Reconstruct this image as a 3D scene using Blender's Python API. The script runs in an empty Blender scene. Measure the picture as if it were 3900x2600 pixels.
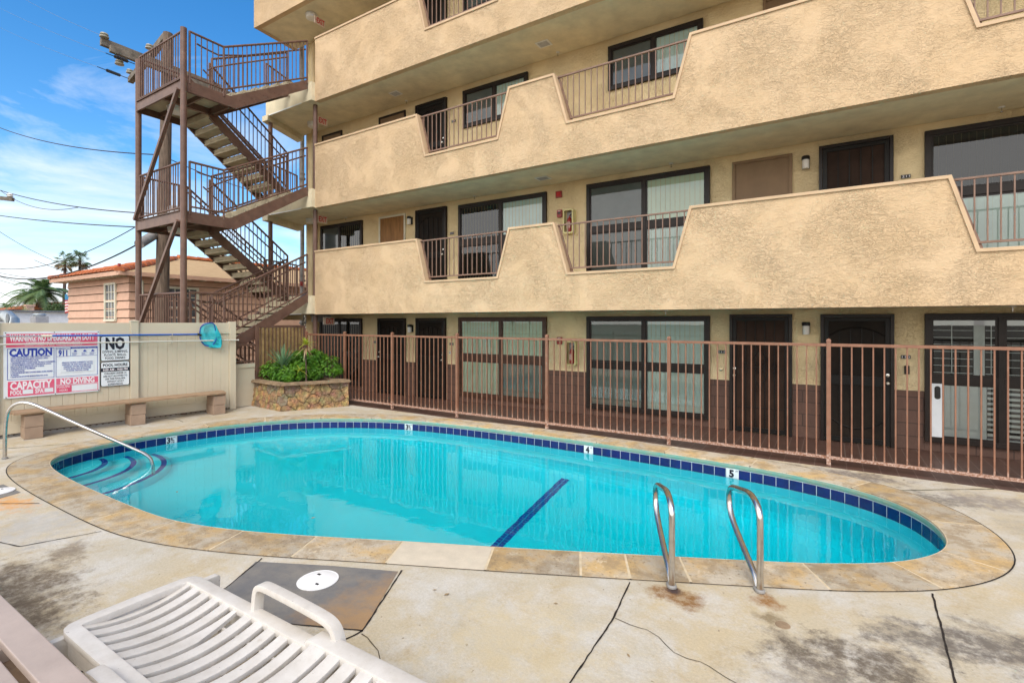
import bpy, bmesh, math, random
from math import sin, cos, pi, radians, sqrt, atan2, hypot
from mathutils import Vector, noise as mnoise
random.seed(7)
scene = bpy.context.scene
COL = scene.collection

# ------------------------------------------------------------------ helpers
class MB:
    def __init__(s): s.v = []; s.f = []; s.c = None
    def add(s, vs, fs):
        n = len(s.v); s.v += [tuple(v) for v in vs]; s.f += [tuple(i + n for i in f) for f in fs]; return s
    def box(s, x0, x1, y0, y1, z0, z1):
        return s.add([(x0,y0,z0),(x1,y0,z0),(x1,y1,z0),(x0,y1,z0),(x0,y0,z1),(x1,y0,z1),(x1,y1,z1),(x0,y1,z1)],
                     [(3,2,1,0),(4,5,6,7),(0,1,5,4),(1,2,6,5),(2,3,7,6),(3,0,4,7)])
    def bar(s, a, b, w, h, up=(0,0,1)):
        a = Vector(a); b = Vector(b); d = (b-a).normalized(); up = Vector(up)
        if abs(d.dot(up)) > .99: up = Vector((0,1,0))
        r = d.cross(up).normalized(); u = r.cross(d).normalized()
        q = []
        for p in (a, b):
            for i, j in ((-1,-1),(1,-1),(1,1),(-1,1)): q.append(p + r*(w/2*i) + u*(h/2*j))
        return s.add(q, [(3,2,1,0),(4,5,6,7),(0,1,5,4),(1,2,6,5),(2,3,7,6),(3,0,4,7)])
    def tube(s, pts, r, n=8, cap=True):
        pts = [Vector(p) for p in pts]; m = len(pts); rr = r if isinstance(r, (list, tuple)) else [r]*m
        rings = []; prev = None
        for i, p in enumerate(pts):
            d = ((pts[min(i+1, m-1)] - p).normalized() + (p - pts[max(i-1, 0)]).normalized())
            if d.length < 1e-6: d = Vector((0,0,1))
            d.normalize()
            if prev is None:
                a = Vector((0,0,1)) if abs(d.z) < .9 else Vector((1,0,0))
                u = d.cross(a).normalized()
            else: u = (prev - d*prev.dot(d)).normalized()
            prev = u; w = d.cross(u)
            rings.append([p + (u*cos(2*pi*k/n) + w*sin(2*pi*k/n))*rr[i] for k in range(n)])
        vs = [v for ring in rings for v in ring]; fs = []
        for i in range(m-1):
            for k in range(n):
                fs.append((i*n+k, i*n+(k+1) % n, (i+1)*n+(k+1) % n, (i+1)*n+k))
        if cap: fs.append(tuple(range(n-1, -1, -1))); fs.append(tuple((m-1)*n+k for k in range(n)))
        return s.add(vs, fs)
    def lathe(s, c, prof, n=24, axis='z'):
        vs = []
        for r, z in prof:
            for k in range(n):
                a = 2*pi*k/n; p = (r*cos(a), r*sin(a), z)
                if axis == 'y': p = (p[0], -p[2], p[1])
                if axis == 'x': p = (p[2], p[0], p[1])
                vs.append((c[0]+p[0], c[1]+p[1], c[2]+p[2]))
        fs = []
        for i in range(len(prof)-1):
            for k in range(n): fs.append((i*n+k, i*n+(k+1) % n, (i+1)*n+(k+1) % n, (i+1)*n+k))
        fs.append(tuple(range(n-1, -1, -1))); fs.append(tuple((len(prof)-1)*n+k for k in range(n)))
        return s.add(vs, fs)
    def prism(s, poly, fn0, fn1):
        """poly: 2D outline; fn0/fn1 map a 2D point to the 3D point of the two ends"""
        n = len(poly); vs = [fn0(p) for p in poly] + [fn1(p) for p in poly]
        tr = tess(poly)
        fs = [tuple(t[::-1]) for t in tr] + [tuple(i+n for i in t) for t in tr]
        fs += [(i, (i+1) % n, (i+1) % n + n, i+n) for i in range(n)]
        return s.add(vs, fs)
    def xz(s, poly, y0, y1): return s.prism(poly, lambda p: (p[0], y0, p[1]), lambda p: (p[0], y1, p[1]))
    def yz(s, poly, x0, x1): return s.prism(poly, lambda p: (x0, p[0], p[1]), lambda p: (x1, p[0], p[1]))
    def xy(s, poly, z0, z1): return s.prism(poly, lambda p: (p[0], p[1], z0), lambda p: (p[0], p[1], z1))
    def build(s, name, m, parent=None, smooth=False, at=None, fix=True, bevel=0):
        off = Vector((0,0,0))
        if parent is not None: off = Vector(parent.get('_o', (0,0,0)))
        elif at is not None: off = Vector(at)
        me = bpy.data.meshes.new(name)
        me.from_pydata([tuple(Vector(v)-off) for v in s.v], [], s.f); me.validate()
        if fix or bevel:
            b = bmesh.new(); b.from_mesh(me)
            if fix: bmesh.ops.recalc_face_normals(b, faces=b.faces)
            if bevel:
                ed = [e for e in b.edges if len(e.link_faces) == 2 and e.calc_face_angle(0) > .6]
                bmesh.ops.bevel(b, geom=ed, offset=bevel, segments=2, affect='EDGES', profile=.6)
            b.to_mesh(me); b.free()
        if smooth:
            for p in me.polygons: p.use_smooth = True
            try: me.set_sharp_from_angle(angle=radians(40))
            except Exception: pass
        me.materials.append(m)
        o = bpy.data.objects.new(name, me); COL.objects.link(o)
        if parent is not None:
            o.parent = parent; o['_o'] = tuple(off)
        elif at is not None: o.location = off; o['_o'] = tuple(off)
        return o
def tess(poly):
    from mathutils.geometry import tessellate_polygon
    return [tuple(t) for t in tessellate_polygon([[Vector((p[0], p[1], 0)) for p in poly]])]
def thing(name, label, cat, loc=(0,0,0), group=None):
    o = bpy.data.objects.new(name, None); COL.objects.link(o); o.location = loc; o['_o'] = tuple(loc)
    o.empty_display_size = .2
    return tag(o, label, cat, group)
def tag(o, label, cat, group=None):
    o['label'] = label; o['category'] = cat
    if group: o['group'] = group
    return o
def struct(o): o['kind'] = 'structure'; return o
def dup(root, loc, label=None):
    r = root.copy(); COL.objects.link(r); r.location = loc
    if label: r['label'] = label
    for ch in list(root.children):
        c = ch.copy(); COL.objects.link(c); c.parent = r
        for g in list(ch.children):
            d = g.copy(); COL.objects.link(d); d.parent = c
    return r
_tc = {}
def textgeo(t, bold=0.0):
    k = (t, bold)
    if k in _tc: return _tc[k]
    cu = bpy.data.curves.new('lettering', 'FONT'); cu.body = t; cu.size = 1; cu.offset = bold; cu.resolution_u = 2
    cu.align_x = 'CENTER'
    o = bpy.data.objects.new('lettering', cu); COL.objects.link(o)
    dg = bpy.context.evaluated_depsgraph_get(); me = bpy.data.meshes.new_from_object(o.evaluated_get(dg))
    vs = [tuple(v.co) for v in me.vertices]; fs = [tuple(p.vertices) for p in me.polygons]
    bpy.data.objects.remove(o); bpy.data.meshes.remove(me); bpy.data.curves.remove(cu)
    _tc[k] = (vs, fs); return vs, fs
def text(mb, t, org, u, v, h, w=None, bold=0.0, align='C', flip=False):
    """letters of cap height h, fitted to width w, baseline centre/left at org"""
    vs, fs = textgeo(t, bold)
    if not vs: return
    x0 = min(p[0] for p in vs); x1 = max(p[0] for p in vs)
    sy = h/max(p[1] for p in textgeo('H')[0]); sx = sy if w is None else w/(x1-x0)
    cx = (x0+x1)/2 if align == 'C' else x0
    O = Vector(org); U = Vector(u); V = Vector(v)
    mb.add([O + U*((p[0]-cx)*sx) + V*(p[1]*sy) for p in vs], fs)

# ------------------------------------------------------------------ materials
def _mat(name):
    m = bpy.data.materials.new(name); m.use_nodes = True; nt = m.node_tree
    return m, nt, nt.nodes['Principled BSDF']
def N(nt, t, **kw):
    n = nt.nodes.new(t)
    for k, v in kw.items():
        if k in n.inputs: n.inputs[k].default_value = v
        else: setattr(n, k, v)
    return n
def L(nt, a, b): nt.links.new(a, b)
def pos(nt, sc=(1,1,1)):
    g = N(nt, 'ShaderNodeNewGeometry'); m = N(nt, 'ShaderNodeMapping'); m.inputs['Scale'].default_value = sc
    L(nt, g.outputs['Position'], m.inputs['Vector']); return m.outputs[0]
def nz(nt, vec, scale, detail=4, rough=.6, dist=0):
    n = N(nt, 'ShaderNodeTexNoise', Scale=scale, Detail=detail, Roughness=rough, Distortion=dist)
    L(nt, vec, n.inputs['Vector']); return n.outputs['Fac']
def ramp(nt, fac, a, b, c0=0, c1=1):
    r = N(nt, 'ShaderNodeMapRange'); r.inputs[1].default_value = a; r.inputs[2].default_value = b
    r.inputs[3].default_value = c0; r.inputs[4].default_value = c1; L(nt, fac, r.inputs[0]); return r.outputs[0]
def mix(nt, fac, a, b, mode='MIX'):
    m = N(nt, 'ShaderNodeMix', data_type='RGBA', blend_type=mode)
    if isinstance(fac, (int, float)): m.inputs[0].default_value = fac
    else: L(nt, fac, m.inputs[0])
    for s, x in ((6, a), (7, b)):
        if isinstance(x, tuple): m.inputs[s].default_value = (*x[:3], 1)
        else: L(nt, x, m.inputs[s])
    return m.outputs[2]
def math_(nt, op, a, b=0.0):
    m = N(nt, 'ShaderNodeMath', operation=op)
    for i, x in enumerate((a, b)):
        if isinstance(x, (int, float)): m.inputs[i].default_value = x
        else: L(nt, x, m.inputs[i])
    return m.outputs[0]
def bump(nt, b, h, strength, dist):
    n = N(nt, 'ShaderNodeBump', Strength=strength, Distance=dist); L(nt, h, n.inputs['Height']); L(nt, n.outputs[0], b.inputs['Normal'])
def simple(name, col, rough=.6, metal=0, var=.12, vs=6, bs=40, bd=0.0, spec=.4, col2=None, sc=(1,1,1), detail=4, coat=0):
    m, nt, b = _mat(name); p = pos(nt, sc)
    c2 = col2 or tuple(x*(1-var*2) for x in col)
    f = ramp(nt, nz(nt, p, vs, detail), .3, .7)
    L(nt, mix(nt, f, c2, tuple(min(1, x*(1+var*.4)) for x in col)), b.inputs['Base Color'])
    b.inputs['Roughness'].default_value = rough; b.inputs['Metallic'].default_value = metal
    b.inputs['Specular IOR Level'].default_value = spec
    if coat: b.inputs['Coat Weight'].default_value = coat
    if bd: bump(nt, b, nz(nt, p, bs, 5), 1, bd)
    return m
M = {}
def stucco(name, a, b2, c3, bd, scale=1.0):
    m, nt, b = _mat(name); p = pos(nt)
    f1 = ramp(nt, nz(nt, p, 1.1*scale, 6, .68, .4), .36, .62); f2 = ramp(nt, nz(nt, p, 5*scale, 8, .75, .5), .46, .66)
    c = mix(nt, f1, a, b2); c = mix(nt, math_(nt, 'MULTIPLY', f2, .22), c, c3)
    st_ = ramp(nt, nz(nt, pos(nt, (7, 7, .35)), 1.0, 5, .6), .60, .74, 0, .13); c = mix(nt, st_, c, (c3[0]*.8, c3[1]*.8, c3[2]*.8))
    L(nt, c, b.inputs['Base Color']); b.inputs['Roughness'].default_value = .92; b.inputs['Specular IOR Level'].default_value = .15
    v = pos(nt, (1.0, 1.0, 1.9))
    n1 = nz(nt, v, 10*scale, 5, .62, 1.6); r1 = ramp(nt, n1, .47, .53)
    n2 = nz(nt, v, 31*scale, 4, .6, 1.0); r2 = ramp(nt, n2, .46, .56)
    h = math_(nt, 'ADD', math_(nt, 'MULTIPLY', r1, .8), math_(nt, 'MULTIPLY', r2, .5))
    h = math_(nt, 'ADD', h, math_(nt, 'MULTIPLY', nz(nt, p, 120, 2), .35))
    mk = ramp(nt, nz(nt, p, 1.3, 4, .6, .6), .36, .60, .25, 1.15)
    edge = ramp(nt, math_(nt, 'ABSOLUTE', math_(nt, 'SUBTRACT', n1, .5)), .0, .03, .13, 0); c = mix(nt, math_(nt, 'MULTIPLY', edge, mk), c, (c3[0]*.55, c3[1]*.5, c3[2]*.45)); L(nt, c, b.inputs['Base Color'])
    bump(nt, b, math_(nt, 'MULTIPLY', h, mk), .9, bd); return m
M['stucco'] = stucco('parapet stucco', (.595,.432,.265), (.62,.46,.295), (.51,.35,.195), .0085)
M['wall'] = stucco('wall stucco', (.78,.62,.36), (.80,.66,.41), (.66,.50,.27), .007, 1.4)
M['soffit'] = simple('soffit stucco', (.72,.635,.45), .95, var=.1, vs=3, bs=90, bd=.004)
M['trim'] = simple('parapet cap paint', (.56,.40,.25), .6, var=.08, vs=3, bs=30, bd=.001)
M['bfloor'] = simple('balcony floor concrete', (.30,.27,.22), .9)
M['brown'] = simple('brown steel paint', (.155,.087,.063), .45, var=.15, vs=5, bs=60, bd=.0008, col2=(.10,.054,.04))
M['cream'] = simple('precast concrete tread', (.50,.43,.30), .9, var=.14, vs=4, bs=60, bd=.002)
def fence_paint():
    m, nt, b = _mat('copper brown fence paint'); p = pos(nt)
    g = N(nt, 'ShaderNodeNewGeometry'); s = N(nt, 'ShaderNodeSeparateXYZ'); L(nt, g.outputs['Position'], s.inputs[0])
    low = ramp(nt, s.outputs[2], .22, .10, 0, 1)
    f = ramp(nt, nz(nt, p, 9, 5), .35, .65)
    c = mix(nt, f, (.205,.092,.054), (.26,.125,.076))
    ch = math_(nt, 'MULTIPLY', low, ramp(nt, nz(nt, p, 38, 5, .7), .44, .58))
    c = mix(nt, ch, c, (.50,.36,.30))
    L(nt, c, b.inputs['Base Color']); b.inputs['Roughness'].default_value = .5; return m
M['fence'] = fence_paint()
M['rail'] = simple('taupe railing paint', (.22,.135,.10), .5, var=.12, vs=6)
M['frame'] = simple('dark bronze frame', (.018,.012,.010), .4, var=.2, vs=8, spec=.3)
M['framebrown'] = simple('brown window frame', (.075,.034,.02), .45, var=.2, vs=8)
M['screen'] = simple('black mesh screen', (.010,.0085,.0075), .6, var=.35, vs=3, bs=160, bd=.002, spec=.12, col2=(.022,.016,.012))
M['screenb'] = simple('brown mesh screen', (.042,.024,.017), .6, var=.2, vs=3, bs=160, bd=.002, spec=.12)
M['iron'] = simple('black wrought iron', (.008,.007,.0065), .45, var=.2, spec=.25)
M['doorb'] = simple('brown door paint', (.22,.14,.075), .55, var=.08, vs=3)
M['dooro'] = simple('orange wood door', (.30,.145,.045), .5, var=.2, vs=2, sc=(6,1,1))
M['white'] = simple('white paint', (.72,.72,.70), .5, var=.05)
M['sash'] = simple('cream white sash', (.66,.64,.52), .6, var=.06)
M['steel'] = simple('stainless steel', (.62,.60,.58), .2, metal=1, var=.1, vs=18)
M['brass'] = simple('brass knob', (.6,.48,.28), .25, metal=1)
M['nickel'] = simple('satin nickel', (.68,.66,.62), .25, metal=1)
M['black'] = simple('black plastic', (.015,.015,.016), .4)
M['red'] = simple('red enamel', (.30,.025,.02), .35, var=.1)
M['exitred'] = simple('exit letter red', (.50,.012,.01), .5, var=.05)
M['sign_pink'] = simple('sun faded red print', (.60,.035,.10), .45, var=.25, vs=4, col2=(.66,.20,.30))
M['sign_white'] = simple('sign white', (.72,.76,.80), .4, var=.06, vs=3)
M['sign_letter'] = simple('sign pale lettering', (.80,.76,.80), .4, var=.05)
M['sign_blue'] = simple('sign blue ink', (.018,.045,.36), .4, var=.08)
M['sign_dark'] = simple('sign black ink', (.008,.008,.02), .4, var=.05)
M['vinyl'] = simple('tan vinyl fence', (.58,.515,.39), .42, var=.06, vs=1.2, bs=200, bd=.0005)
M['bench'] = simple('weathered tan board', (.40,.27,.17), .75, var=.2, vs=5, sc=(5,1,5), bs=50, bd=.002)
M['nearbench'] = simple('taupe painted board', (.43,.35,.31), .6, var=.07, vs=5, bs=35, bd=.0012)
M['block'] = simple('pinkish concrete block', (.36,.26,.19), .95, var=.12, vs=4, bs=90, bd=.005)
def resin():
    m, nt, b = _mat('off white resin'); p = pos(nt)
    c = mix(nt, ramp(nt, nz(nt, p, 6, 7, .7), .35, .65), (.52,.485,.44), (.62,.59,.555))
    c = mix(nt, ramp(nt, nz(nt, p, 22, 6, .8), .60, .72, 0, .55), c, (.36,.29,.22))
    c = mix(nt, ramp(nt, nz(nt, p, 75, 2, .5), .74, .77, 0, .8), c, (.13,.09,.08))
    L(nt, c, b.inputs['Base Color']); L(nt, ramp(nt, nz(nt, p, 15, 6, .7), .3, .7, .35, .6), b.inputs['Roughness']); bump(nt, b, nz(nt, p, 80, 5), .5, .001); return m
M['resin'] = resin()
M['lid'] = simple('white plastic lid', (.80,.80,.80), .4, var=.03, vs=9)
M['wood'] = simple('old pole wood', (.19,.14,.105), .95, var=.3, vs=6, sc=(5,5,.5), bs=9, bd=.01)
M['armwood'] = simple('grey crossarm wood', (.22,.19,.155), .95, var=.3, vs=5, bs=20, bd=.006)
M['cable'] = simple('black cable', (.02,.02,.022), .6)
M['wire'] = simple('pale thin wire', (.20,.24,.30), .9, spec=0)
M['porc'] = simple('porcelain insulator', (.36,.34,.27), .25)
M['plantwood'] = simple('weathered cap timber', (.34,.24,.15), .85, var=.25, vs=7, bs=50, bd=.003)
M['soil'] = simple('planter soil', (.045,.03,.02), 1, bs=40, bd=.02)
M['terracotta'] = simple('terracotta tile', (.52,.15,.05), .75, var=.2, vs=5)
def banded(name, a, b_, zs, rough=.8, w=.08, line=(.0,.0,.0), axis=2, extra=.12, bd=.0):
    m, nt, b = _mat(name); g = N(nt, 'ShaderNodeNewGeometry'); s = N(nt, 'ShaderNodeSeparateXYZ'); L(nt, g.outputs['Position'], s.inputs[0])
    fr = math_(nt, 'FRACT', math_(nt, 'MULTIPLY', s.outputs[axis], 1/zs))
    ln = math_(nt, 'LESS_THAN', fr, w)
    c = mix(nt, ramp(nt, nz(nt, pos(nt, (1,1,4)), 4, 5), .3, .7), a, b_)
    L(nt, mix(nt, math_(nt, 'MULTIPLY', ln, .7), c, line), b.inputs['Base Color']); b.inputs['Roughness'].default_value = rough
    return m
M['shingle'] = banded('tan shingle roof', (.50,.33,.17), (.58,.40,.22), .045, .9, .25, (.33,.20,.09))
M['siding'] = simple('pink siding', (.63,.395,.285), .75, var=.07, vs=3, bs=80, bd=.002)
M['whitebld'] = simple('white stucco far', (.90,.90,.90), .8, var=.05)
M['greyroof'] = simple('grey roof edge', (.20,.22,.24), .8)
M['duct'] = simple('galvanised duct', (.42,.46,.48), .4, metal=.6)
M['pipe'] = simple('grey drain pipe', (.28,.27,.26), .6, var=.2)
M['tanpipe'] = simple('tan painted pipe', (.50,.38,.21), .6, var=.08)
M['greybox'] = simple('grey box', (.42,.42,.44), .5)
M['diffuser'] = simple('milky lamp glass', (.72,.70,.66), .35, var=.05)
M['louver'] = simple('white shutter', (.55,.57,.60), .5, var=.05)
M['screencloth'] = simple('grey screen cloth', (.25,.27,.255), .8, var=.08, vs=2)
M['dark'] = simple('dark interior', (.01,.01,.011), .8)
M['greyblind'] = simple('grey roller screen', (.50,.53,.50), .8, var=.12, vs=2)
def brick(name, a, b_, mortar, bw, bh, ax, mortar_w=.006, off=0.0, rough=.7, bd=.003):
    m, nt, b = _mat(name); g = N(nt, 'ShaderNodeNewGeometry'); s = N(nt, 'ShaderNodeSeparateXYZ'); cb = N(nt, 'ShaderNodeCombineXYZ')
    L(nt, g.outputs['Position'], s.inputs[0]); L(nt, s.outputs[ax[0]], cb.inputs[0]); L(nt, s.outputs[ax[1]], cb.inputs[1])
    t = N(nt, 'ShaderNodeTexBrick'); t.offset = off; t.inputs['Scale'].default_value = 1
    t.inputs['Brick Width'].default_value = bw; t.inputs['Row Height'].default_value = bh; t.inputs['Mortar Size'].default_value = mortar_w
    t.inputs['Mortar Smooth'].default_value = .1
    t.inputs['Color1'].default_value = (*a, 1); t.inputs['Color2'].default_value = (*b_, 1); t.inputs['Mortar'].default_value = (*mortar, 1)
    L(nt, cb.outputs[0], t.inputs['Vector'])
    c = mix(nt, ramp(nt, nz(nt, pos(nt), 6, 5), .35, .7, 0, .35), t.outputs['Color'], (a[0]*.55, a[1]*.5, a[2]*.5))
    L(nt, c, b.inputs['Base Color']); b.inputs['Roughness'].default_value = rough
    bump(nt, b, math_(nt, 'SUBTRACT', 1, t.outputs['Fac']), .6, bd); return m
M['wains'] = brick('brown block wainscot', (.095,.05,.036), (.12,.062,.043), (.05,.028,.02), .40, .20, (0,2), .008, 0.5)
M['quarry'] = brick('brown quarry tile', (.07,.034,.025), (.10,.047,.033), (.20,.145,.12), .185, .062, (0,1), .0045, 0.0, .45, .0015)
def concrete(name):
    m, nt, b = _mat(name); p = pos(nt)
    f1 = ramp(nt, nz(nt, p, .55, 5, .62, .6), .36, .66)
    c = mix(nt, f1, (.475,.435,.355), (.52,.42,.26))
    # the far/left slabs are creamier than the ones at the right
    f2 = ramp(nt, nz(nt, p, 2.2, 8, .75, .2), .45, .62, 0, .6); c = mix(nt, f2, c, (.58,.57,.55))
    f3 = ramp(nt, nz(nt, pos(nt, (1,1,1)), 3.1, 9, .78, .2), .52, .68, 0, .62); c = mix(nt, f3, c, (.40,.30,.16))
    sp = ramp(nt, nz(nt, p, 24, 3, .6), .68, .72, 0, .75); c = mix(nt, sp, c, (.22,.17,.12))
    fine = ramp(nt, nz(nt, p, 55, 6, .8), .3, .7, .80, 1.10)
    mul = N(nt, 'ShaderNodeMix', data_type='RGBA', blend_type='MULTIPLY'); mul.inputs[0].default_value = 1
    L(nt, c, mul.inputs[6]); cc = N(nt, 'ShaderNodeCombineColor')
    for i in range(3): L(nt, fine, cc.inputs[i])
    L(nt, cc.outputs[0], mul.inputs[7]); c = mul.outputs[2]
    # old wet / mildew stains with a shape of their own
    spk = ramp(nt, nz(nt, p, 13, 8, .8), .36, .54, .35, 1.0)
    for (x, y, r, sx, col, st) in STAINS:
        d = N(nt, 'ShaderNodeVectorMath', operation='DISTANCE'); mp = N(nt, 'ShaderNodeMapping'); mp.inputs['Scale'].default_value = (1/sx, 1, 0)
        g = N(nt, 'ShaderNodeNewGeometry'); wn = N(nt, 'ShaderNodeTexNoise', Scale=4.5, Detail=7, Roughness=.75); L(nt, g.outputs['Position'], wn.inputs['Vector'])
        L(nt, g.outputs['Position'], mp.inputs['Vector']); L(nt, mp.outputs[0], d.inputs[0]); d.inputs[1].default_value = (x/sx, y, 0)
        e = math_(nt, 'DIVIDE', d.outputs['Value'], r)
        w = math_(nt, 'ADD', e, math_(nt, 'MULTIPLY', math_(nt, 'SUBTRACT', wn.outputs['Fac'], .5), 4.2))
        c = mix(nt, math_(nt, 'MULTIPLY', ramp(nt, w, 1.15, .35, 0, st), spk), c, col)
    L(nt, c, b.inputs['Base Color']); b.inputs['Roughness'].default_value = .85
    bump(nt, b, math_(nt, 'ADD', nz(nt, p, 60, 6, .7), math_(nt, 'MULTIPLY', nz(nt, p, 7, 4), .5)), .7, .004); return m
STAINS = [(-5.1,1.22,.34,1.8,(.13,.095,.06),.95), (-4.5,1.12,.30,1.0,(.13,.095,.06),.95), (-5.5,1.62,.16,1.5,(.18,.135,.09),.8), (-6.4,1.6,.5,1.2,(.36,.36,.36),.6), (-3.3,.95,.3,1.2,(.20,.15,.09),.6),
          (-.10,3.45,.22,1.3,(.12,.095,.07),.95), (.22,3.50,.30,1.0,(.12,.095,.07),.95), (.50,3.98,.20,1.6,(.14,.12,.10),.9), (.85,4.1,.27,1.4,(.14,.12,.10),.95), (.05,3.05,.3,1.4,(.22,.19,.16),.7),
          (-.92,3.66,.13,1.5,(.22,.105,.03),1.0), (-.96,3.73,.05,1.2,(.06,.035,.03),1.0), (-.38,3.92,.11,1.0,(.26,.12,.03),1.0), (-.33,3.72,.09,1.0,(.22,.165,.09),.9),
          (.3,7.75,.24,2.4,(.17,.14,.12),.95), (1.0,7.2,.24,1.6,(.18,.16,.14),.95), (-.6,7.82,.16,2.5,(.20,.16,.12),.9), (1.5,7.4,.3,1.6,(.24,.21,.19),.8), (1.9,6.6,.3,1.6,(.30,.28,.25),.7),
          (-7.5,1.72,.16,2.6,(.62,.31,.10),1.0), (-3.6,7.85,.14,3.0,(.27,.21,.14),.5), (-1.6,2.6,.5,1.2,(.55,.45,.27),.5), (1.6,4.6,.35,1.2,(.33,.31,.29),.6), (-10.6,5.4,.4,1.0,(.36,.28,.16),.5)]
M['deck'] = concrete('worn concrete deck')
def slate():
    m, nt, b = _mat('grey brown stained concrete'); p = pos(nt)
    c = mix(nt, ramp(nt, nz(nt, p, 2.6, 8, .7, .2), .38, .60), (.135,.135,.14), (.20,.185,.165))
    c = mix(nt, ramp(nt, nz(nt, p, 9, 6, .7, .1), .5, .7, 0, .5), c, (.10,.10,.105))
    g0 = N(nt, 'ShaderNodeNewGeometry'); s0 = N(nt, 'ShaderNodeSeparateXYZ'); L(nt, g0.outputs['Position'], s0.inputs[0]); east = ramp(nt, math_(nt, 'ADD', s0.outputs[0], math_(nt, 'MULTIPLY', nz(nt, p, 3, 7, .7), 1.3)), -2.36, -1.95, 0, .8)
    c = mix(nt, east, c, (.36,.215,.095))
    L(nt, c, b.inputs['Base Color']); b.inputs['Roughness'].default_value = .8; bump(nt, b, nz(nt, p, 70, 5), .6, .003); return m
M['slate'] = slate()
def coping():
    m, nt, b = _mat('tan travertine coping'); p = pos(nt)
    oi = N(nt, 'ShaderNodeObjectInfo')
    c = mix(nt, ramp(nt, nz(nt, p, 2.4, 7, .65, .2), .40, .56), (.52,.36,.17), (.48,.42,.33))
    c = mix(nt, ramp(nt, nz(nt, p, 4.5, 8, .72, .15), .47, .60, 0, .7), c, (.30,.22,.13))
    c = mix(nt, ramp(nt, nz(nt, pos(nt, (1,1,1)), 5.5, 10, .8, .1), .585, .615, 0, .7), c, (.62,.52,.37))
    c = mix(nt, ramp(nt, nz(nt, p, 38, 3, .6), .62, .68, 0, .7), c, (.20,.14,.085))
    r = ramp(nt, oi.outputs['Random'], 0, 1, .82, 1.12); cc = N(nt, 'ShaderNodeCombineColor')
    for i in range(3): L(nt, r, cc.inputs[i])
    c = mix(nt, 1.0, c, cc.outputs[0], 'MULTIPLY')
    L(nt, c, b.inputs['Base Color']); b.inputs['Roughness'].default_value = .85
    bump(nt, b, math_(nt, 'ADD', ramp(nt, nz(nt, p, 45, 5, .7), .3, .6), nz(nt, p, 9, 4)), .7, .005); return m
M['coping'] = coping()
M['newcoping'] = simple('pale patch coping', (.60,.53,.42), .85, var=.06, vs=9, bs=60, bd=.003)
M['mortar'] = simple('cream mortar', (.66,.55,.38), .9, var=.12, vs=12, bs=60, bd=.003)
M['teal'] = simple('teal mineral stained coping lip', (.11,.30,.26), .85, var=.3, vs=9, bs=45, bd=.006, col2=(.26,.33,.24))
M['gap'] = simple('dark sealant joint', (.03,.022,.018), .9, var=.4, vs=25, bs=40, bd=.004)
M['crack'] = simple('crack dirt and lap shadow', (.10,.075,.05), 1)  # dirt in the deck cracks; also colours the painted clapboard shadows
M['moss'] = simple('mossy joint', (.09,.085,.035), 1, vs=9)
M['btile'] = simple('navy glazed tile', (.003,.012,.125), .16, var=.15, vs=5, spec=.45)
M['lane'] = simple('royal blue floor tile', (.012,.07,.38), .3, var=.1, vs=8)
M['grout'] = simple('white grout', (.60,.66,.68), .8)
M['plaster'] = simple('white pool plaster', (.07,.85,.95), .7, var=.03, vs=1.2)
M['curtain'] = simple('pale vertical blind', (.74,.84,.68), .8, var=.06, vs=2)
M['curtainb'] = simple('bluish vertical blind', (.70,.82,.80), .8, var=.06, vs=2)
M['blackcur'] = simple('dim curtain', (.05,.055,.06), .8, var=.2, vs=3)
def glass(name, tint, refl=.55):
    m, nt, b = _mat(name); nt.nodes.remove(b); out = nt.nodes['Material Output']
    t = N(nt, 'ShaderNodeBsdfTransparent'); t.inputs[0].default_value = (*tint, 1); g = N(nt, 'ShaderNodeBsdfGlossy', Roughness=.015)
    g.inputs[0].default_value = (.95,.97,1,1)
    fr = N(nt, 'ShaderNodeFresnel', IOR=1.5); ms = N(nt, 'ShaderNodeMixShader')
    f = math_(nt, 'MINIMUM', math_(nt, 'ADD', math_(nt, 'MULTIPLY', fr.outputs[0], 1.15), refl*.06), 1.0)
    L(nt, f, ms.inputs[0]); L(nt, t.outputs[0], ms.inputs[1]); L(nt, g.outputs[0], ms.inputs[2]); L(nt, ms.outputs[0], out.inputs[0])
    bn = N(nt, 'ShaderNodeBump', Strength=.15, Distance=.004); L(nt, nz(nt, pos(nt), 1.1, 2), bn.inputs['Height']); L(nt, bn.outputs[0], g.inputs['Normal'])
    return m
M['glass'] = glass('window glass', (.90,.95,.90)); M['glassd'] = glass('dark screened glass', (.50,.53,.53), .2)
def water():
    m, nt, b = _mat('pool water'); nt.nodes.remove(b); out = nt.nodes['Material Output']
    p = pos(nt)
    g = N(nt, 'ShaderNodeBsdfGlass', Roughness=0.0, IOR=1.333); g.inputs[0].default_value = (1,1,1,1)
    h = math_(nt, 'ADD', nz(nt, p, 2.1, 3, .5, .4), math_(nt, 'MULTIPLY', nz(nt, p, 9, 3, .55, .5), .12))
    bn = N(nt, 'ShaderNodeBump', Strength=.5, Distance=.0065); L(nt, h, bn.inputs['Height']); L(nt, bn.outputs[0], g.inputs['Normal'])
    L(nt, g.outputs[0], out.inputs[0]); va = N(nt, 'ShaderNodeVolumeAbsorption', Density=1.0); va.inputs[0].default_value = (0,.955,.975,1); L(nt, va.outputs[0], out.inputs[1]); return m
M['water'] = water()
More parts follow.
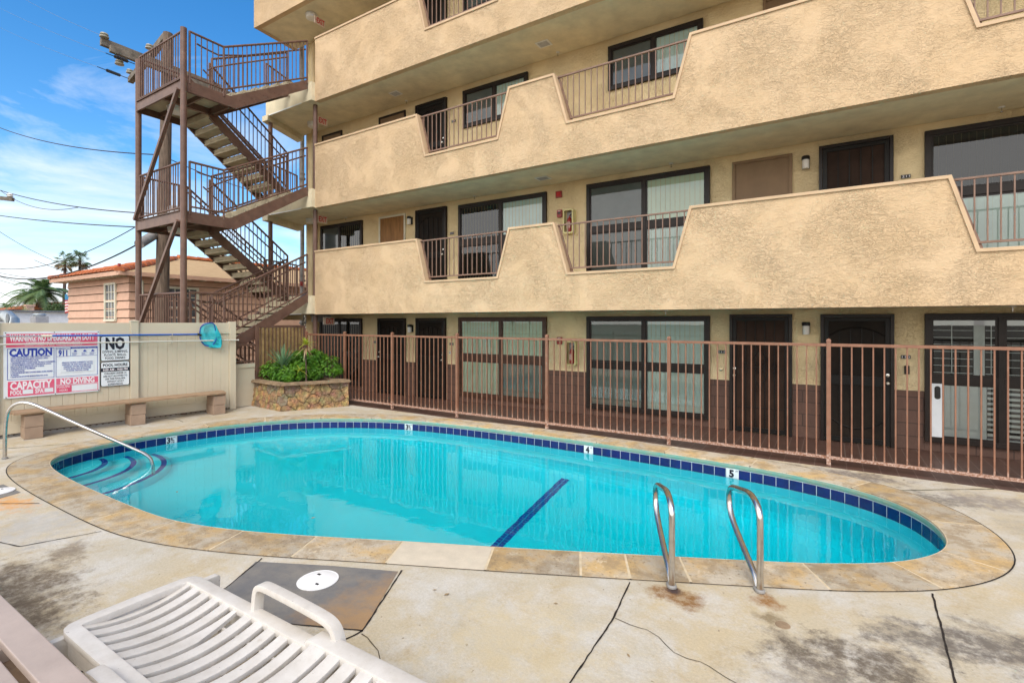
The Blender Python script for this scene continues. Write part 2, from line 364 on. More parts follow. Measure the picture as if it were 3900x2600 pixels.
def stone():
    m, nt, b = _mat('golden field stone'); p = pos(nt)
    at = N(nt, 'ShaderNodeVertexColor', layer_name='stone')
    c = mix(nt, ramp(nt, nz(nt, p, 14, 6, .7), .38, .62, 0, .85), at.outputs[0], (.17,.11,.06))
    c = mix(nt, ramp(nt, nz(nt, p, 30, 4), .6, .7, 0, .5), c, (.62,.46,.26))
    L(nt, c, b.inputs['Base Color']); b.inputs['Roughness'].default_value = .9
    bump(nt, b, math_(nt, 'ADD', nz(nt, p, 16, 8, .8), nz(nt, p, 60, 4)), 1, .035); return m
M['stone'] = stone()
def leafm(name, a, b_, tr=.25, vs=8):
    m, nt, b = _mat(name)
    L(nt, mix(nt, ramp(nt, nz(nt, pos(nt), vs, 4), .3, .7), a, b_), b.inputs['Base Color'])
    b.inputs['Roughness'].default_value = .42; b.inputs['Specular IOR Level'].default_value = .45
    try: b.inputs['Transmission Weight'].default_value = 0
    except Exception: pass
    out = nt.nodes['Material Output']; ms = N(nt, 'ShaderNodeMixShader'); ms.inputs[0].default_value = tr
    t = N(nt, 'ShaderNodeBsdfTranslucent'); t.inputs[0].default_value = (b_[0]*1.3, b_[1]*1.3, b_[2]*.8, 1)
    L(nt, b.outputs[0], ms.inputs[1]); L(nt, t.outputs[0], ms.inputs[2]); L(nt, ms.outputs[0], out.inputs[0]); return m
M['shrub'] = leafm('glossy shrub leaf', (.028,.125,.008), (.15,.32,.025), .3, 5)
M['yucca'] = leafm('blue green blade', (.09,.20,.11), (.20,.32,.17), .15)
M['yellowleaf'] = leafm('yellow green blade', (.20,.30,.03), (.45,.48,.07), .3)
M['palm'] = leafm('palm frond', (.06,.13,.05), (.19,.27,.11), .25, .5)
M['deadpalm'] = leafm('dead frond', (.26,.17,.09), (.36,.26,.14), .1, 2)
M['bark'] = simple('palm bark', (.13,.085,.07), 1, var=.3, vs=6, bs=12, bd=.03)
M['bush'] = leafm('far tree leaf', (.03,.07,.02), (.09,.14,.04), .2, 1)
def fiber():
    m, nt, b = _mat('aged fibreglass panel'); p = pos(nt)
    c = mix(nt, ramp(nt, nz(nt, p, 2.6, 5, .7), .35, .65), (.20,.125,.05), (.46,.31,.13))
    c = mix(nt, ramp(nt, nz(nt, p, 14, 5, .7), .55, .7, 0, .5), c, (.12,.085,.045))
    L(nt, c, b.inputs['Base Color']); b.inputs['Roughness'].default_value = .6; return m
M['fiber'] = fiber()
def netm():
    m, nt, b = _mat('turquoise net mesh'); b.inputs['Base Color'].default_value = (.015,.52,.62,1); b.inputs['Roughness'].default_value = .7
    out = nt.nodes['Material Output']; ms = N(nt, 'ShaderNodeMixShader'); ms.inputs[0].default_value = .22
    t = N(nt, 'ShaderNodeBsdfTransparent'); L(nt, b.outputs[0], ms.inputs[1]); L(nt, t.outputs[0], ms.inputs[2]); L(nt, ms.outputs[0], out.inputs[0]); return m
M['net'] = netm(); M['bluepole'] = simple('blue pole', (.01,.11,.50), .35); M['bluerim'] = simple('blue rim', (.01,.07,.40), .4)
M['whitepole'] = simple('off white pole', (.60,.60,.54), .4, var=.05)
M['flagred'] = simple('flag red stripe', (.50,.05,.05), .8); M['flagwhite'] = simple('flag white stripe', (.75,.72,.72), .8); M['flagblue'] = simple('flag blue', (.05,.22,.40), .8)
M['earth'] = simple('dry earth', (.22,.18,.13), 1, vs=.5, var=.2)
M['paper'] = simple('worn label', (.55,.35,.28), .5, vs=40, var=.3)

# ------------------------------------------------------------------ pool outline
CTRL = [(-8.63,2.40),(-7.68,2.36),(-6.93,2.36),(-6.19,2.37),(-5.43,2.42),(-4.66,2.64),(-3.93,2.95),(-3.30,3.25),(-2.43,3.64),(-1.42,4.12),(-.94,4.35),
        (-.46,4.58),(-.11,4.76),(.23,4.97),(.47,5.16),(.66,5.37),(.80,5.60),(.87,5.83),(.88,6.08),(.83,6.40),(.66,6.78),(.34,7.10),(-.10,7.32),(-.65,7.47),(-1.3,7.55),
        (-2.1,7.62),(-3.11,7.67),(-4.22,7.69),(-5.47,7.65),(-6.89,7.50),(-8.05,7.10),(-9.02,6.42),(-9.62,5.55),(-9.90,4.62),(-9.95,3.85),(-9.86,3.25),(-9.66,2.82),(-9.30,2.53)]
def closed(ctrl, per=12):
    out = []; n = len(ctrl)
    for i in range(n):
        p0, p1, p2, p3 = [ctrl[(i+k-1) % n] for k in range(4)]
        for j in range(per):
            t = j/per
            out.append(tuple(.5*((2*p1[a]) + (-p0[a]+p2[a])*t + (2*p0[a]-5*p1[a]+4*p2[a]-p3[a])*t*t + (-p0[a]+3*p1[a]-3*p2[a]+p3[a])*t**3) for a in (0,1)))
    return out
def smooth_closed(p, it=30):
    for _ in range(it):
        n = len(p); p = [tuple((p[i-1][a]+2*p[i][a]+p[(i+1) % n][a])/4 for a in (0,1)) for i in range(n)]
    return p
def resample(p, n):
    q = p+[p[0]]; d = [0]
    for i in range(len(p)): d.append(d[-1]+hypot(q[i+1][0]-q[i][0], q[i+1][1]-q[i][1]))
    T = d[-1]; out = []; j = 0
    for k in range(n):
        s = T*k/n
        while d[j+1] < s: j += 1
        t = (s-d[j])/(d[j+1]-d[j]); out.append((q[j][0]+(q[j+1][0]-q[j][0])*t, q[j][1]+(q[j+1][1]-q[j][1])*t))
    return out, T
NP = 360
IN, PLEN = resample(smooth_closed(closed(CTRL)), NP)      # counter-clockwise
def nrm(i):
    a = IN[(i-1) % NP]; b = IN[(i+1) % NP]; dx, dy = b[0]-a[0], b[1]-a[1]; l = hypot(dx, dy); return (dy/l, -dx/l)   # outward
NR = [nrm(i) for i in range(NP)]
def off(d): return [(IN[i][0]+NR[i][0]*d, IN[i][1]+NR[i][1]*d) for i in range(NP)]
def near_i(x, y): return min(range(NP), key=lambda i: (IN[i][0]-x)**2+(IN[i][1]-y)**2)
CW = .43
OUT = off(CW)
def ring(mb, A, za, B, zb):
    n = len(A); mb.add([(p[0], p[1], za) for p in A]+[(p[0], p[1], zb) for p in B], [(i, (i+1) % n, (i+1) % n+n, i+n) for i in range(n)]); return mb
def holed(name, m, outer, inner, z):
    b = bmesh.new()
    for lp in (outer, inner):
        vs = [b.verts.new((p[0], p[1], z)) for p in lp]
        for i in range(len(vs)): b.edges.new((vs[i], vs[(i+1) % len(vs)]))
    bmesh.ops.triangle_fill(b, use_beauty=True, use_dissolve=False, edges=b.edges[:])
    for f in b.faces:
        if f.normal.z < 0: f.normal_flip()
    me = bpy.data.meshes.new(name); b.to_mesh(me); b.free(); me.materials.append(m)
    o = bpy.data.objects.new(name, me); COL.objects.link(o); return o
# ------------------------------------------------------------------ ground, deck
DX0, DX1, DY0, DY1 = -12.6, 8.0, -5.0, 8.02
deck = struct(holed('pool_deck', M['deck'], [(DX0,DY0),(DX1,DY0),(DX1,DY1),(DX0,DY1)], OUT, 0.0))
struct(holed('ground', M['earth'], [(-400,-400),(400,-400),(400,400),(-400,400)], [(DX0,DY0),(DX1,DY0),(DX1,9.9),(DX0,9.9)], -.01))
b = MB(); b.box(DX0, DX1, DY1, 9.9, -.05, .002); struct(b.build('walkway_floor', M['quarry']))
def ribbon(mb, pts, w, z, jit=0.0):
    pts = [Vector((p[0], p[1])) for p in pts]; q = []
    for i in range(len(pts)-1):
        a, c = pts[i], pts[i+1]; n = max(1, int((c-a).length/.05))
        for k in range(n): q.append(a.lerp(c, k/n))
    q.append(pts[-1]); vs = []; m = len(q)
    for i, p in enumerate(q):
        d = (q[min(i+1, m-1)]-q[max(i-1, 0)]).normalized(); nn = Vector((-d.y, d.x))
        ww = w*(1+random.uniform(-.35, .35)) if jit else w; o_ = nn*random.uniform(-jit, jit)
        vs += [(*(p+o_+nn*ww/2), z), (*(p+o_-nn*ww/2), z)]
    mb.add(vs, [(2*i, 2*i+1, 2*i+3, 2*i+2) for i in range(m-1)])
jb = MB()
for L_ in [[(-7.5,1.0),(-6.9,1.18),(-5.96,1.42),(-5.75,1.93)], [(-9.3,1.28),(-7.9,1.42),(-7.20,1.87)], [(-3.75,2.00),(-3.97,2.42)],
           [(-2.85,2.89),(-2.50,2.19)], [(-3.9,1.72),(-3.13,1.91),(-2.50,2.19)], [(-2.50,2.19),(-2.55,1.9),(-2.62,1.2),(-2.7,.2)],
           [(-1.27,3.67),(-1.21,3.18),(-1.19,2.47),(-1.15,1.0)], [(.62,4.68),(.60,4.2),(.56,3.3),(.50,2.0)], [(-3.75,2.0),(-3.62,1.6),(-3.5,.9)]]:
    ribbon(jb, L_, .011, .004, .003)
jb.build('expansion_joint', M['gap'], deck)
jb = MB(); ribbon(jb, [(-2.48,2.17),(-2.36,2.14),(-2.27,2.11),(-2.19,2.05),(-2.13,2.0),(-2.04,1.96),(-1.98,1.90),(-1.9,1.75),(-1.86,1.6)], .006, .0045, .008)
ribbon(jb, [(-1.20,3.17),(-1.09,3.15),(-.98,3.155),(-.90,3.12),(-.78,3.03),(-.70,3.01),(-.63,3.03),(-.53,2.99),(-.43,2.95),(-.2,2.9)], .005, .0045, .006)
jb.build('crack', M['crack'], deck)
jb = MB()
for L_ in [[(.57,7.27),(.9,7.5),(1.62,8.0)], [(-.98,7.93),(-.93,8.01)], [(-10.7,4.9),(-11.0,4.95),(-11.45,4.9)], [(-3.45,8.12-.0),(-3.3,8.0)], [(-10.9,2.2),(-10.3,3.1)]]: ribbon(jb, L_, .014, .004, .003)
jb.build('mossy_joint', M['moss'], deck)
b = MB(); ring(b, off(CW-.005), .0045, off(CW+.006), .0045); b.build('coping_joint', M['gap'], deck)
b = MB(); b.add([(-3.96,2.36,.003),(-3.74,2.0,.003),(-3.70,1.80,.003),(-3.13,1.91,.003),(-2.50,2.19,.003),(-2.86,2.86,.003),(-3.35,2.655,.003)], [(0,1,2,3,4,5,6)])
b.build('dark_slab', M['slate'], deck)
b = MB(); b.add([(-8.42,1.86,.003),(-8.3,1.60,.003),(-7.75,1.62,.003),(-7.85,1.88,.003)], [(0,1,2,3)]); b.build('dark_slab', M['slate'], deck)
b = MB(); b.lathe((-.26,3.68,0), [(.045,.001),(.042,.004),(.012,.004)], 20); b.build('drain_plug', M['plantwood'], deck)
# ------------------------------------------------------------------ swimming pool
pool = thing('swimming_pool', 'kidney shaped turquoise swimming pool with navy tile band and tan coping', 'swimming pool', (-4.5,5.0,0))
edges_px = [(-8.60,2.40),(-7.85,2.37),(-7.05,2.36),(-6.15,2.37),(-5.40,2.42),(-4.66,2.63),(-3.93,2.95),(-3.22,3.28),(-2.44,3.63),(-1.77,3.95),(-1.45,4.10),(-1.06,4.29),(-.22,4.70),(.42,5.11),(.80,5.60),(.84,6.35),(.2,7.18),(-.9,7.5),(-2.1,7.62),(-3.2,7.67),(-4.4,7.69),(-5.6,7.64),(-6.8,7.52),(-7.9,7.18),(-8.8,6.62),(-9.45,5.85),(-9.83,4.9),(-9.95,3.9),(-9.72,2.93)]
ei = sorted(set(near_i(*p) for p in edges_px))
patch_i = near_i(-2.85, 3.45)
prof = [(CW-.006,-.10), (CW-.006,.006), (.03,.008), (.008,.003), (0,-.014)]
for k in range(len(ei)):
    i0, i1 = ei[k], ei[(k+1) % len(ei)]
    if i1 <= i0: i1 += NP
    idx = [i % NP for i in range(i0, i1+1)]; vs = []; g_ = .020
    for j, i in enumerate(idx):
        tx, ty = -NR[i][1], NR[i][0]; sh = g_/2 if j == 0 else (-g_/2 if j == len(idx)-1 else 0)
        for d, z in prof: vs.append((IN[i][0]+NR[i][0]*d+tx*sh, IN[i][1]+NR[i][1]*d+ty*sh, z))
    P_ = len(prof); fs = [(j*P_+q, j*P_+q+1, (j+1)*P_+q+1, (j+1)*P_+q) for j in range(len(idx)-1) for q in range(P_-1)]
    fs += [tuple(range(P_)), tuple((len(idx)-1)*P_+q for q in range(P_))]
    isp = any(i == patch_i for i in idx)
    o = MB().add(vs, fs).build('coping_stone', M['newcoping'] if isp else M['coping'], pool, smooth=True)
    if isp: o['label'] = 'pale newly patched coping stone'
WL = -.200
b = MB(); ring(b, off(.0), -.0155, off(-.004), -.045); ring(b, off(-.004), -.045, off(.0), -.068); ring(b, off(.0), -.068, off(.012), -.076); b.build('coping_lip', M['teal'], pool, smooth=True)
b = MB(); ring(b, off(CW-.01), .0055, off(.004), .0035); b.build('mortar_bed', M['mortar'], pool)
b = MB(); ring(b, off(.012), -.076, off(.012), -.26); b.build('grout_band', M['grout'], pool)
nt_ = int(PLEN/.158); marks = {near_i(-9.78,4.35): ('3½','3½ ft depth marker tile near the entry steps'), near_i(-7.12,7.46): ('3½','3½ ft depth marker tile on the far side'), near_i(-3.36,7.67): ('4','4 ft depth marker tile'), near_i(-1.22,7.54): ('5','5 ft depth marker tile')}
TI, _ = resample(off(.010), nt_*4)
mk_ = {min(range(nt_), key=lambda k: hypot(TI[k*4+2][0]-IN[m_][0], TI[k*4+2][1]-IN[m_][1])): v for m_, v in marks.items()}
start = min(mk_); b = MB()
for kk in range(1, nt_+1):
    k = (start+kk) % nt_
    if k in mk_:
        b.build('waterline_tiles', M['btile'], pool); b = MB(); continue
    seg = [TI[(k*4+j) % (nt_*4)] for j in range(5)]
    a, c = Vector(seg[0]), Vector(seg[4]); d = (c-a).normalized(); q = [Vector(p) for p in seg]; q[0] = q[0]+d*.0035; q[4] = q[4]-d*.0035
    b.add([(p.x, p.y, -.086) for p in q]+[(p.x, p.y, -.240) for p in q], [(j, j+1, j+6, j+5) for j in range(4)])
marks = {near_i(*TI[k*4+2]): v for k, v in mk_.items()}
for mi, (t_, lab) in marks.items():
    p = Vector((IN[mi][0]+NR[mi][0]*.012, IN[mi][1]+NR[mi][1]*.012)); inn = Vector((-NR[mi][0], -NR[mi][1])); dd = -inn; rt = Vector((dd.y, -dd.x))
    def q3(u, z, o_): v = p + rt*u + inn*o_; return (v.x, v.y, z)
    w_ = .0775
    b = MB(); b.add([q3(-w_,-.240,.006),q3(w_,-.240,.006),q3(w_,-.084,.006),q3(-w_,-.084,.006),q3(-w_,-.240,-.004),q3(w_,-.240,-.004),q3(w_,-.084,-.004),q3(-w_,-.084,-.004)], [(0,1,2,3),(4,7,6,5),(0,4,5,1),(2,6,7,3),(1,5,6,2),(0,3,7,4)])
    o = b.build('depth_marker', M['sign_white'], pool); o['label'] = lab
    b = MB(); U = (rt.x, rt.y, 0)
    if t_ == '3½':
        text(b, '3', q3(-.040,-.192,.0085), U, (0,0,1), .092, .056, .05); text(b, '1', q3(.002,-.150,.0085), U, (0,0,1), .05, .016, .04); text(b, '/', q3(.018,-.192,.0085), U, (0,0,1), .09, .03, .02); text(b, '2', q3(.038,-.192,.0085), U, (0,0,1), .045, .026, .04)
    else: text(b, t_, q3(-.015,-.192,.0085), U, (0,0,1), .092, .066, .05)
    text(b, 'FT', q3(.054,-.122,.0085), U, (0,0,1), .026, .03, .02)
    b.build('numeral', M['sign_dark'], o)
def fz(x): return -1.02-.065*max(0, min(10, x+9.5))
cx, cy = -4.5, 5.1
def scl(f, d=.012): return [(cx+(p[0]-cx)*f, cy+(p[1]-cy)*f) for p in off(d)]
b = MB(); prev = scl(1); pz = [-.24]*NP
for f, dz in ((1,-.75),(.985,-.88),(.955,-.97),(.91,-1.0),(.6,-1.0),(.3,-1.0),(.02,-1.0)):
    cur = scl(f); cz = [(-.24+(fz(p[0])+.24)*(-dz)) if dz > -1 else fz(p[0]) for p in cur]
    n = NP; b.add([(p[0],p[1],z) for p, z in zip(prev, pz)]+[(p[0],p[1],z) for p, z in zip(cur, cz)], [(i, (i+1) % n, (i+1) % n+n, i+n) for i in range(n)]); prev, pz = cur, cz
b.add([(p[0],p[1],z) for p, z in zip(prev, pz)], [tuple(range(NP))])
b.build('pool_shell', M['plaster'], pool, smooth=True)
for r_, zt in ((.88,-.36),(1.24,-.58),(1.64,-.80)):
    c0 = (-9.85,2.5); b = MB(); b.lathe((c0[0],c0[1],0), [(r_+.03,-1.15),(r_+.02,zt-.06),(r_-.02,zt-.01),(r_-.07,zt)], 96); st = b.build('entry_step', M['plaster'], pool, smooth=True)
    b = MB(); A = [(c0[0]+(r_-.11)*cos(2*pi*k/96), c0[1]+(r_-.11)*sin(2*pi*k/96)) for k in range(96)]; B_ = [(c0[0]+(r_-.035)*cos(2*pi*k/96), c0[1]+(r_-.035)*sin(2*pi*k/96)) for k in range(96)]
    ring(b, A, zt+.006, B_, zt+.004); b.build('step_tile_line', M['lane'], st)
b = MB()
x0, y0, x1, y1 = -3.30, 4.55, -3.62, 7.35
nn = 46
for k in range(nn):
    t0, t1 = (k+.06)/nn, (k+.94)/nn
    for sd in (-1, 1):
        o0, o1 = (.004, .072)
        q = []
        for t, o_ in ((t0,o0),(t1,o0),(t1,o1),(t0,o1)):
            X = x0+(x1-x0)*t+sd*o_; Y = y0+(y1-y0)*t; q.append((X, Y, fz(X)+.012))
        b.add(q, [(0,1,2,3)])
b.build('lane_line', M['lane'], pool)
b = MB(); pts = off(.055); b.add([(p[0],p[1],WL) for p in pts]+[(p[0],p[1],-2.3) for p in pts], [tuple(range(NP)), tuple(range(2*NP-1,NP-1,-1))]+[((i+1) % NP, i, i+NP, (i+1) % NP+NP) for i in range(NP)]); struct(b.build('pool_water', M['water'], fix=True))

# ------------------------------------------------------------------ rails in the pool deck
def smooth_path(pts, it=3):
    pts = [Vector(p) for p in pts]
    for _ in range(it):
        q = [pts[0]]
        for i in range(len(pts)-1): q += [pts[i].lerp(pts[i+1], .25), pts[i].lerp(pts[i+1], .75)]
        q.append(pts[-1]); pts = q
    return pts
def rail_from(name, label, P, u, prof, r, feet):
    t = thing(name, label, 'grab rail', (P[0],P[1],0), 'grab rails at the deep end' if name == 'pool_grab_rail' else None)
    pts = smooth_path([(P[0]+u[0]*s_, P[1]+u[1]*s_, z) for s_, z in prof])
    MB().tube(pts, r, 16).build('rail_tube', M['steel'], t, smooth=True)
    for s_ in feet:
        MB().lathe((P[0]+u[0]*s_, P[1]+u[1]*s_, .006), [(r*1.5,0),(r*1.5,.012),(r*1.15,.02)], 20).build('foot_collar', M['pipe'], t, smooth=True)
gp = [(0,-.03),(0,.25),(0,.47),(.01,.575),(.10,.63),(.22,.645),(.42,.60),(.60,.565),(.70,.52),(.735,.43),(.70,.335),(.58,.25),(.30,.145),(.10,.075),(.03,.0)]
rail_from('pool_grab_rail', 'left of the two looped steel grab rails at the deep end of the pool', (-.985,3.76), (-.431,.902), gp, .0235, (0,.03))
rail_from('pool_grab_rail', 'right of the two looped steel grab rails at the deep end of the pool', (-.43,4.04), (-.431,.902), gp, .0235, (0,.03))
hp = [(0,-.02),(0,.3),(.01,.52),(.03,.66),(.08,.75),(.18,.80),(.29,.785),(.46,.70),(.86,.46),(1.27,.23),(1.60,.04),(1.74,-.04),(1.83,-.13),(1.85,-.3),(1.85,-.82)]
rail_from('pool_entry_handrail', 'sloping chrome handrail beside the pool entry steps', (-9.97,2.22), (.685,.728), hp, .024, (0,))
def lid(x, y, label):
    t = thing('skimmer_port', label, 'skimmer lid', (x,y,0), 'round skimmer lids in the deck')
    MB().lathe((x,y,.003), [(.148,0),(.150,.006),(.143,.009),(.139,.007),(.134,.009),(.05,.0115)], 48).build('lid_disc', M['lid'], t, smooth=True)
    for sg in (-1, 1):
        MB().box(x-.055*sg-.015, x-.055*sg+.015, y+.05*sg-.008, y+.05*sg+.010, .0105, .0155).build('finger_slot', M['black'], t)
lid(-3.27, 2.435, 'round white skimmer lid in the dark slab beside the lounger')
lid(-8.09, 1.74, 'round white skimmer lid by the shallow end coping')

# ------------------------------------------------------------------ apartment building
bld = thing('apartment_building', 'tan stucco apartment block with open walkways and notched parapets on four levels', 'building', (-3,12,0))
YP, YW = 8.45, 9.85
XR = 7.6
LV = [2.16, 4.96, 7.76, 10.56]          # parapet bottoms
NOT = [(-7.87,-7.61,-5.69,-5.41), (-4.40,-4.12,-2.19,-1.92), (1.30,1.57,3.50,3.77), (4.78,5.05,6.98,7.25)]
def frange(a, b_, n): return [a+(b_-a)*i/n for i in range(n+1)]
for li, z0 in enumerate(LV):
    xl = -11.47 if li < 3 else -14.28
    zt, zn = z0+1.66, z0+.70
    top = [(xl, zt)]
    for a, c, d, e in NOT: top += [(a,zt),(c,zn),(d,zn),(e,zt)]
    top.append((XR, zt))
    poly = [(xl, z0)]+top+[(XR, z0)]
    p_ = MB().xz(poly, YP, YP+.14).build('parapet', M['stucco'], bld)
    # cap: mitred strip following the top edge
    th = .045; up = []; lo = []
    for i, p in enumerate(top):
        a = Vector(top[i-1]) if i else Vector(p)-Vector((1,0)); c = Vector(top[i+1]) if i < len(top)-1 else Vector(p)+Vector((1,0)); pp = Vector(p)
        d1 = (pp-a).normalized(); d2 = (c-pp).normalized(); n1 = Vector((-d1.y,d1.x)); n2 = Vector((-d2.y,d2.x)); bis = (n1+n2).normalized(); k_ = 1/max(.3, bis.dot(n1))
        up.append(tuple(pp+bis*k_*.012)); lo.append(tuple(pp-bis*k_*(th-.012)))
    MB().xz(up+lo[::-1], YP-.022, YP+.165).build('cap', M['trim'], p_, bevel=.003)
    # walkway slab behind the parapet, with the bay that carries the stair
    ft = z0+.49
    if li < 3: sl = [(-11.47,YP+.145),(XR,YP+.145),(XR,YW-.005),(-14.15,YW-.005),(-13.52,YP-.10),(-11.47,YP-.10)]
    else: sl = [(-14.28,YP+.145),(XR,YP+.145),(XR,YW-.005),(-14.40,YW-.005)]
    MB().xy(sl, z0+.012, ft).build('walkway_slab', M['soffit'], bld)
    if li < 3:
        MB().xy([(-13.60,YP-.16),(-13.34,YP-.16),(-13.95,YW-.01),(-14.22,YW-.01)], z0-.14, z0+.010).build('edge_beam', M['soffit'], bld)
        MB().box(-13.5, -11.9, YP-.115, YP-.102, z0-.004, z0+.022).build('drip_edge', M['white'], bld)
    else:
        MB().xy([(-14.28,YP+.142),(-14.14,YP+.142),(-14.26,YW),(-14.40,YW)], z0, zt).build('parapet', M['stucco'], bld)
    # railings in the notches
    for a, c, d, e in NOT:
        r_ = MB(); yr = YP+.10
        tz = zt-.035; bz = zn+.10
        xa = a+.03; xb = e-.03
        r_.bar((xa,yr,tz),(xb,yr,tz),.038,.026)
        sA = (c-a)/(zn-zt)
        def xl_(z): return a+(z-zt)*sA+.035
        def xr_(z): return e-(z-zt)*sA-.035
        r_.bar((xl_(bz),yr,bz),(xr_(bz),yr,bz),.032,.026)
        r_.bar((xl_(tz)-.005,yr+.02,tz),(xl_(bz-.09)+.02,yr+.02,bz-.09),.03,.03)
        ro = r_.build('balcony_railing', M['rail'], bld); n = int((e-a)/.118); q = MB()
        for i in range(1, n):
            x = a+(e-a)*i/n; zb = bz
            if x < xl_(bz): zb = zt+(x-.035-a)/sA
            if x > xr_(bz): zb = zt+(e-.035-x)/sA
            if tz-zb > .1: q.bar((x,yr,zb),(x,yr,tz),.016,.016)
        q.build('balusters', M['rail'], ro)
# back wall and body
MB().box(-13.80, XR, YW, YW+.25, 0, 13.4).build('wall', M['wall'], bld)
MB().box(-13.80, -13.60, YW+.26, YW+8, 0, 13.4).build('side_wall', M['wall'], bld)
MB().box(-13.9, XR+.1, YP-.3, YW+8.2, 13.42, 13.6).build('roof', M['soffit'], bld)
MB().box(XR, XR+.2, YP, YW+8, 0, 13.4).build('side_wall', M['stucco'], bld)
# openings --------------------------------------------------------------
OP = []
def wains(x0, x1): MB().box(x0, x1, YW-.012, YW-.001, .003, .90).build('wainscot', M['wains'], bld)
for x0, x1 in [(-13.79,-13.09),(-11.24,-10.58),(-9.55,-9.16),(-8.17,-7.76),(-5.30,-4.34),(-1.88,-1.54),(-.55,-.14),(.84,1.21),(3.67,4.3),(5.3,7.5)]: wains(x0+.002, x1-.002)
for x0, x1 in [(-13.09,-11.24),(-7.76,-5.30),(-4.34,-1.88),(1.21,3.67)]: MB().box(x0, x1, YW-.012, YW-.001, .003, .14).build('wainscot', M['wains'], bld)
def pleats(mb, x0, x1, z0, z1, y, w=.085, d=.012, sway=0):
    n = max(2, int((x1-x0)/w))
    for i in range(n):
        a = x0+(x1-x0)*i/n; c = x0+(x1-x0)*(i+1)/n-.004
        mb.add([(a,y,z0),(c,y-d,z0),(c,y-d,z1),(a,y,z1)], [(0,1,2,3)])
def window(x0, x1, z0, z1, mull, rail_, fm, kinds, lowslide=True):
    """kinds = curtain materials for (UL, UR, LL, LR); rail_ = None for a two-pane window"""
    f = MB(); fw = .075; y0, y1 = YW-.06, YW-.001
    f.box(x0, x1, y0, y1, z1-fw, z1); f.box(x0, x1, y0, y1, z0, z0+fw); f.box(x0, x0+fw, y0+.001, y1, z0+fw, z1-fw); f.box(x1-fw, x1, y0+.001, y1, z0+fw, z1-fw)
    f.box(mull-.032, mull+.032, y0+.003, y1, z0+fw, z1-fw)
    if rail_: f.box(x0+fw, mull-.033, y0+.004, y1, rail_[0], rail_[1]); f.box(mull+.033, x1-fw, y0+.004, y1, rail_[0], rail_[1])
    w = f.build('window', M[fm], bld, bevel=.004)
    bands = [(rail_[1], z1-fw), (z0+fw, rail_[0])] if rail_ else [(z0+fw, z1-fw)]
    for bi, (a, c) in enumerate(bands):
        for si, (p, q) in enumerate(((x0+fw, mull-.032), (mull+.032, x1-fw))):
            k = kinds[bi*2+si]; s_ = MB(); t_ = .028; dy = .012 if si == 0 else .0
            yy0, yy1 = YW-.048+dy, YW-.022+dy*.3
            s_.box(p+.001, q-.001, yy0, yy1, c-t_, c-.001); s_.box(p+.001, q-.001, yy0, yy1, a+.001, a+t_)
            s_.box(p+.001, p+t_, yy0, yy1, a+t_, c-t_); s_.box(q-t_, q-.001, yy0, yy1, a+t_, c-t_); s_.build('sash', M[fm], w)
            MB().add([(p+t_,YW-.034,a+t_),(q-t_,YW-.034,a+t_),(q-t_,YW-.034,c-t_),(p+t_,YW-.034,c-t_)], [(0,1,2,3)]).build('pane', M['glassd' if k in ('greyblind','blackcur','dark') else 'glass'], w, fix=False)
            cb = MB()
            if k in ('curtain','curtainb','blackcur'): pleats(cb, p+.01, q-.01, a+.01, c-.01, YW-.004)
            else: cb.add([(p+.01,YW-.006,a+.01),(q-.01,YW-.006,a+.01),(q-.01,YW-.006,c-.01),(p+.01,YW-.006,c-.01)], [(0,1,2,3)])
            cb.build('blind', M[k], w)
    return w
def scroll(mb, c, r, a0, turns, y, sgn=1, rb=.006):
    pts = []
    for i in range(14):
        t = i/13; a = a0+sgn*turns*2*pi*t; rr = r*(1-.75*t); pts.append((c[0]+rr*cos(a), y, c[1]+rr*sin(a)))
    mb.tube(pts, rb, 5)
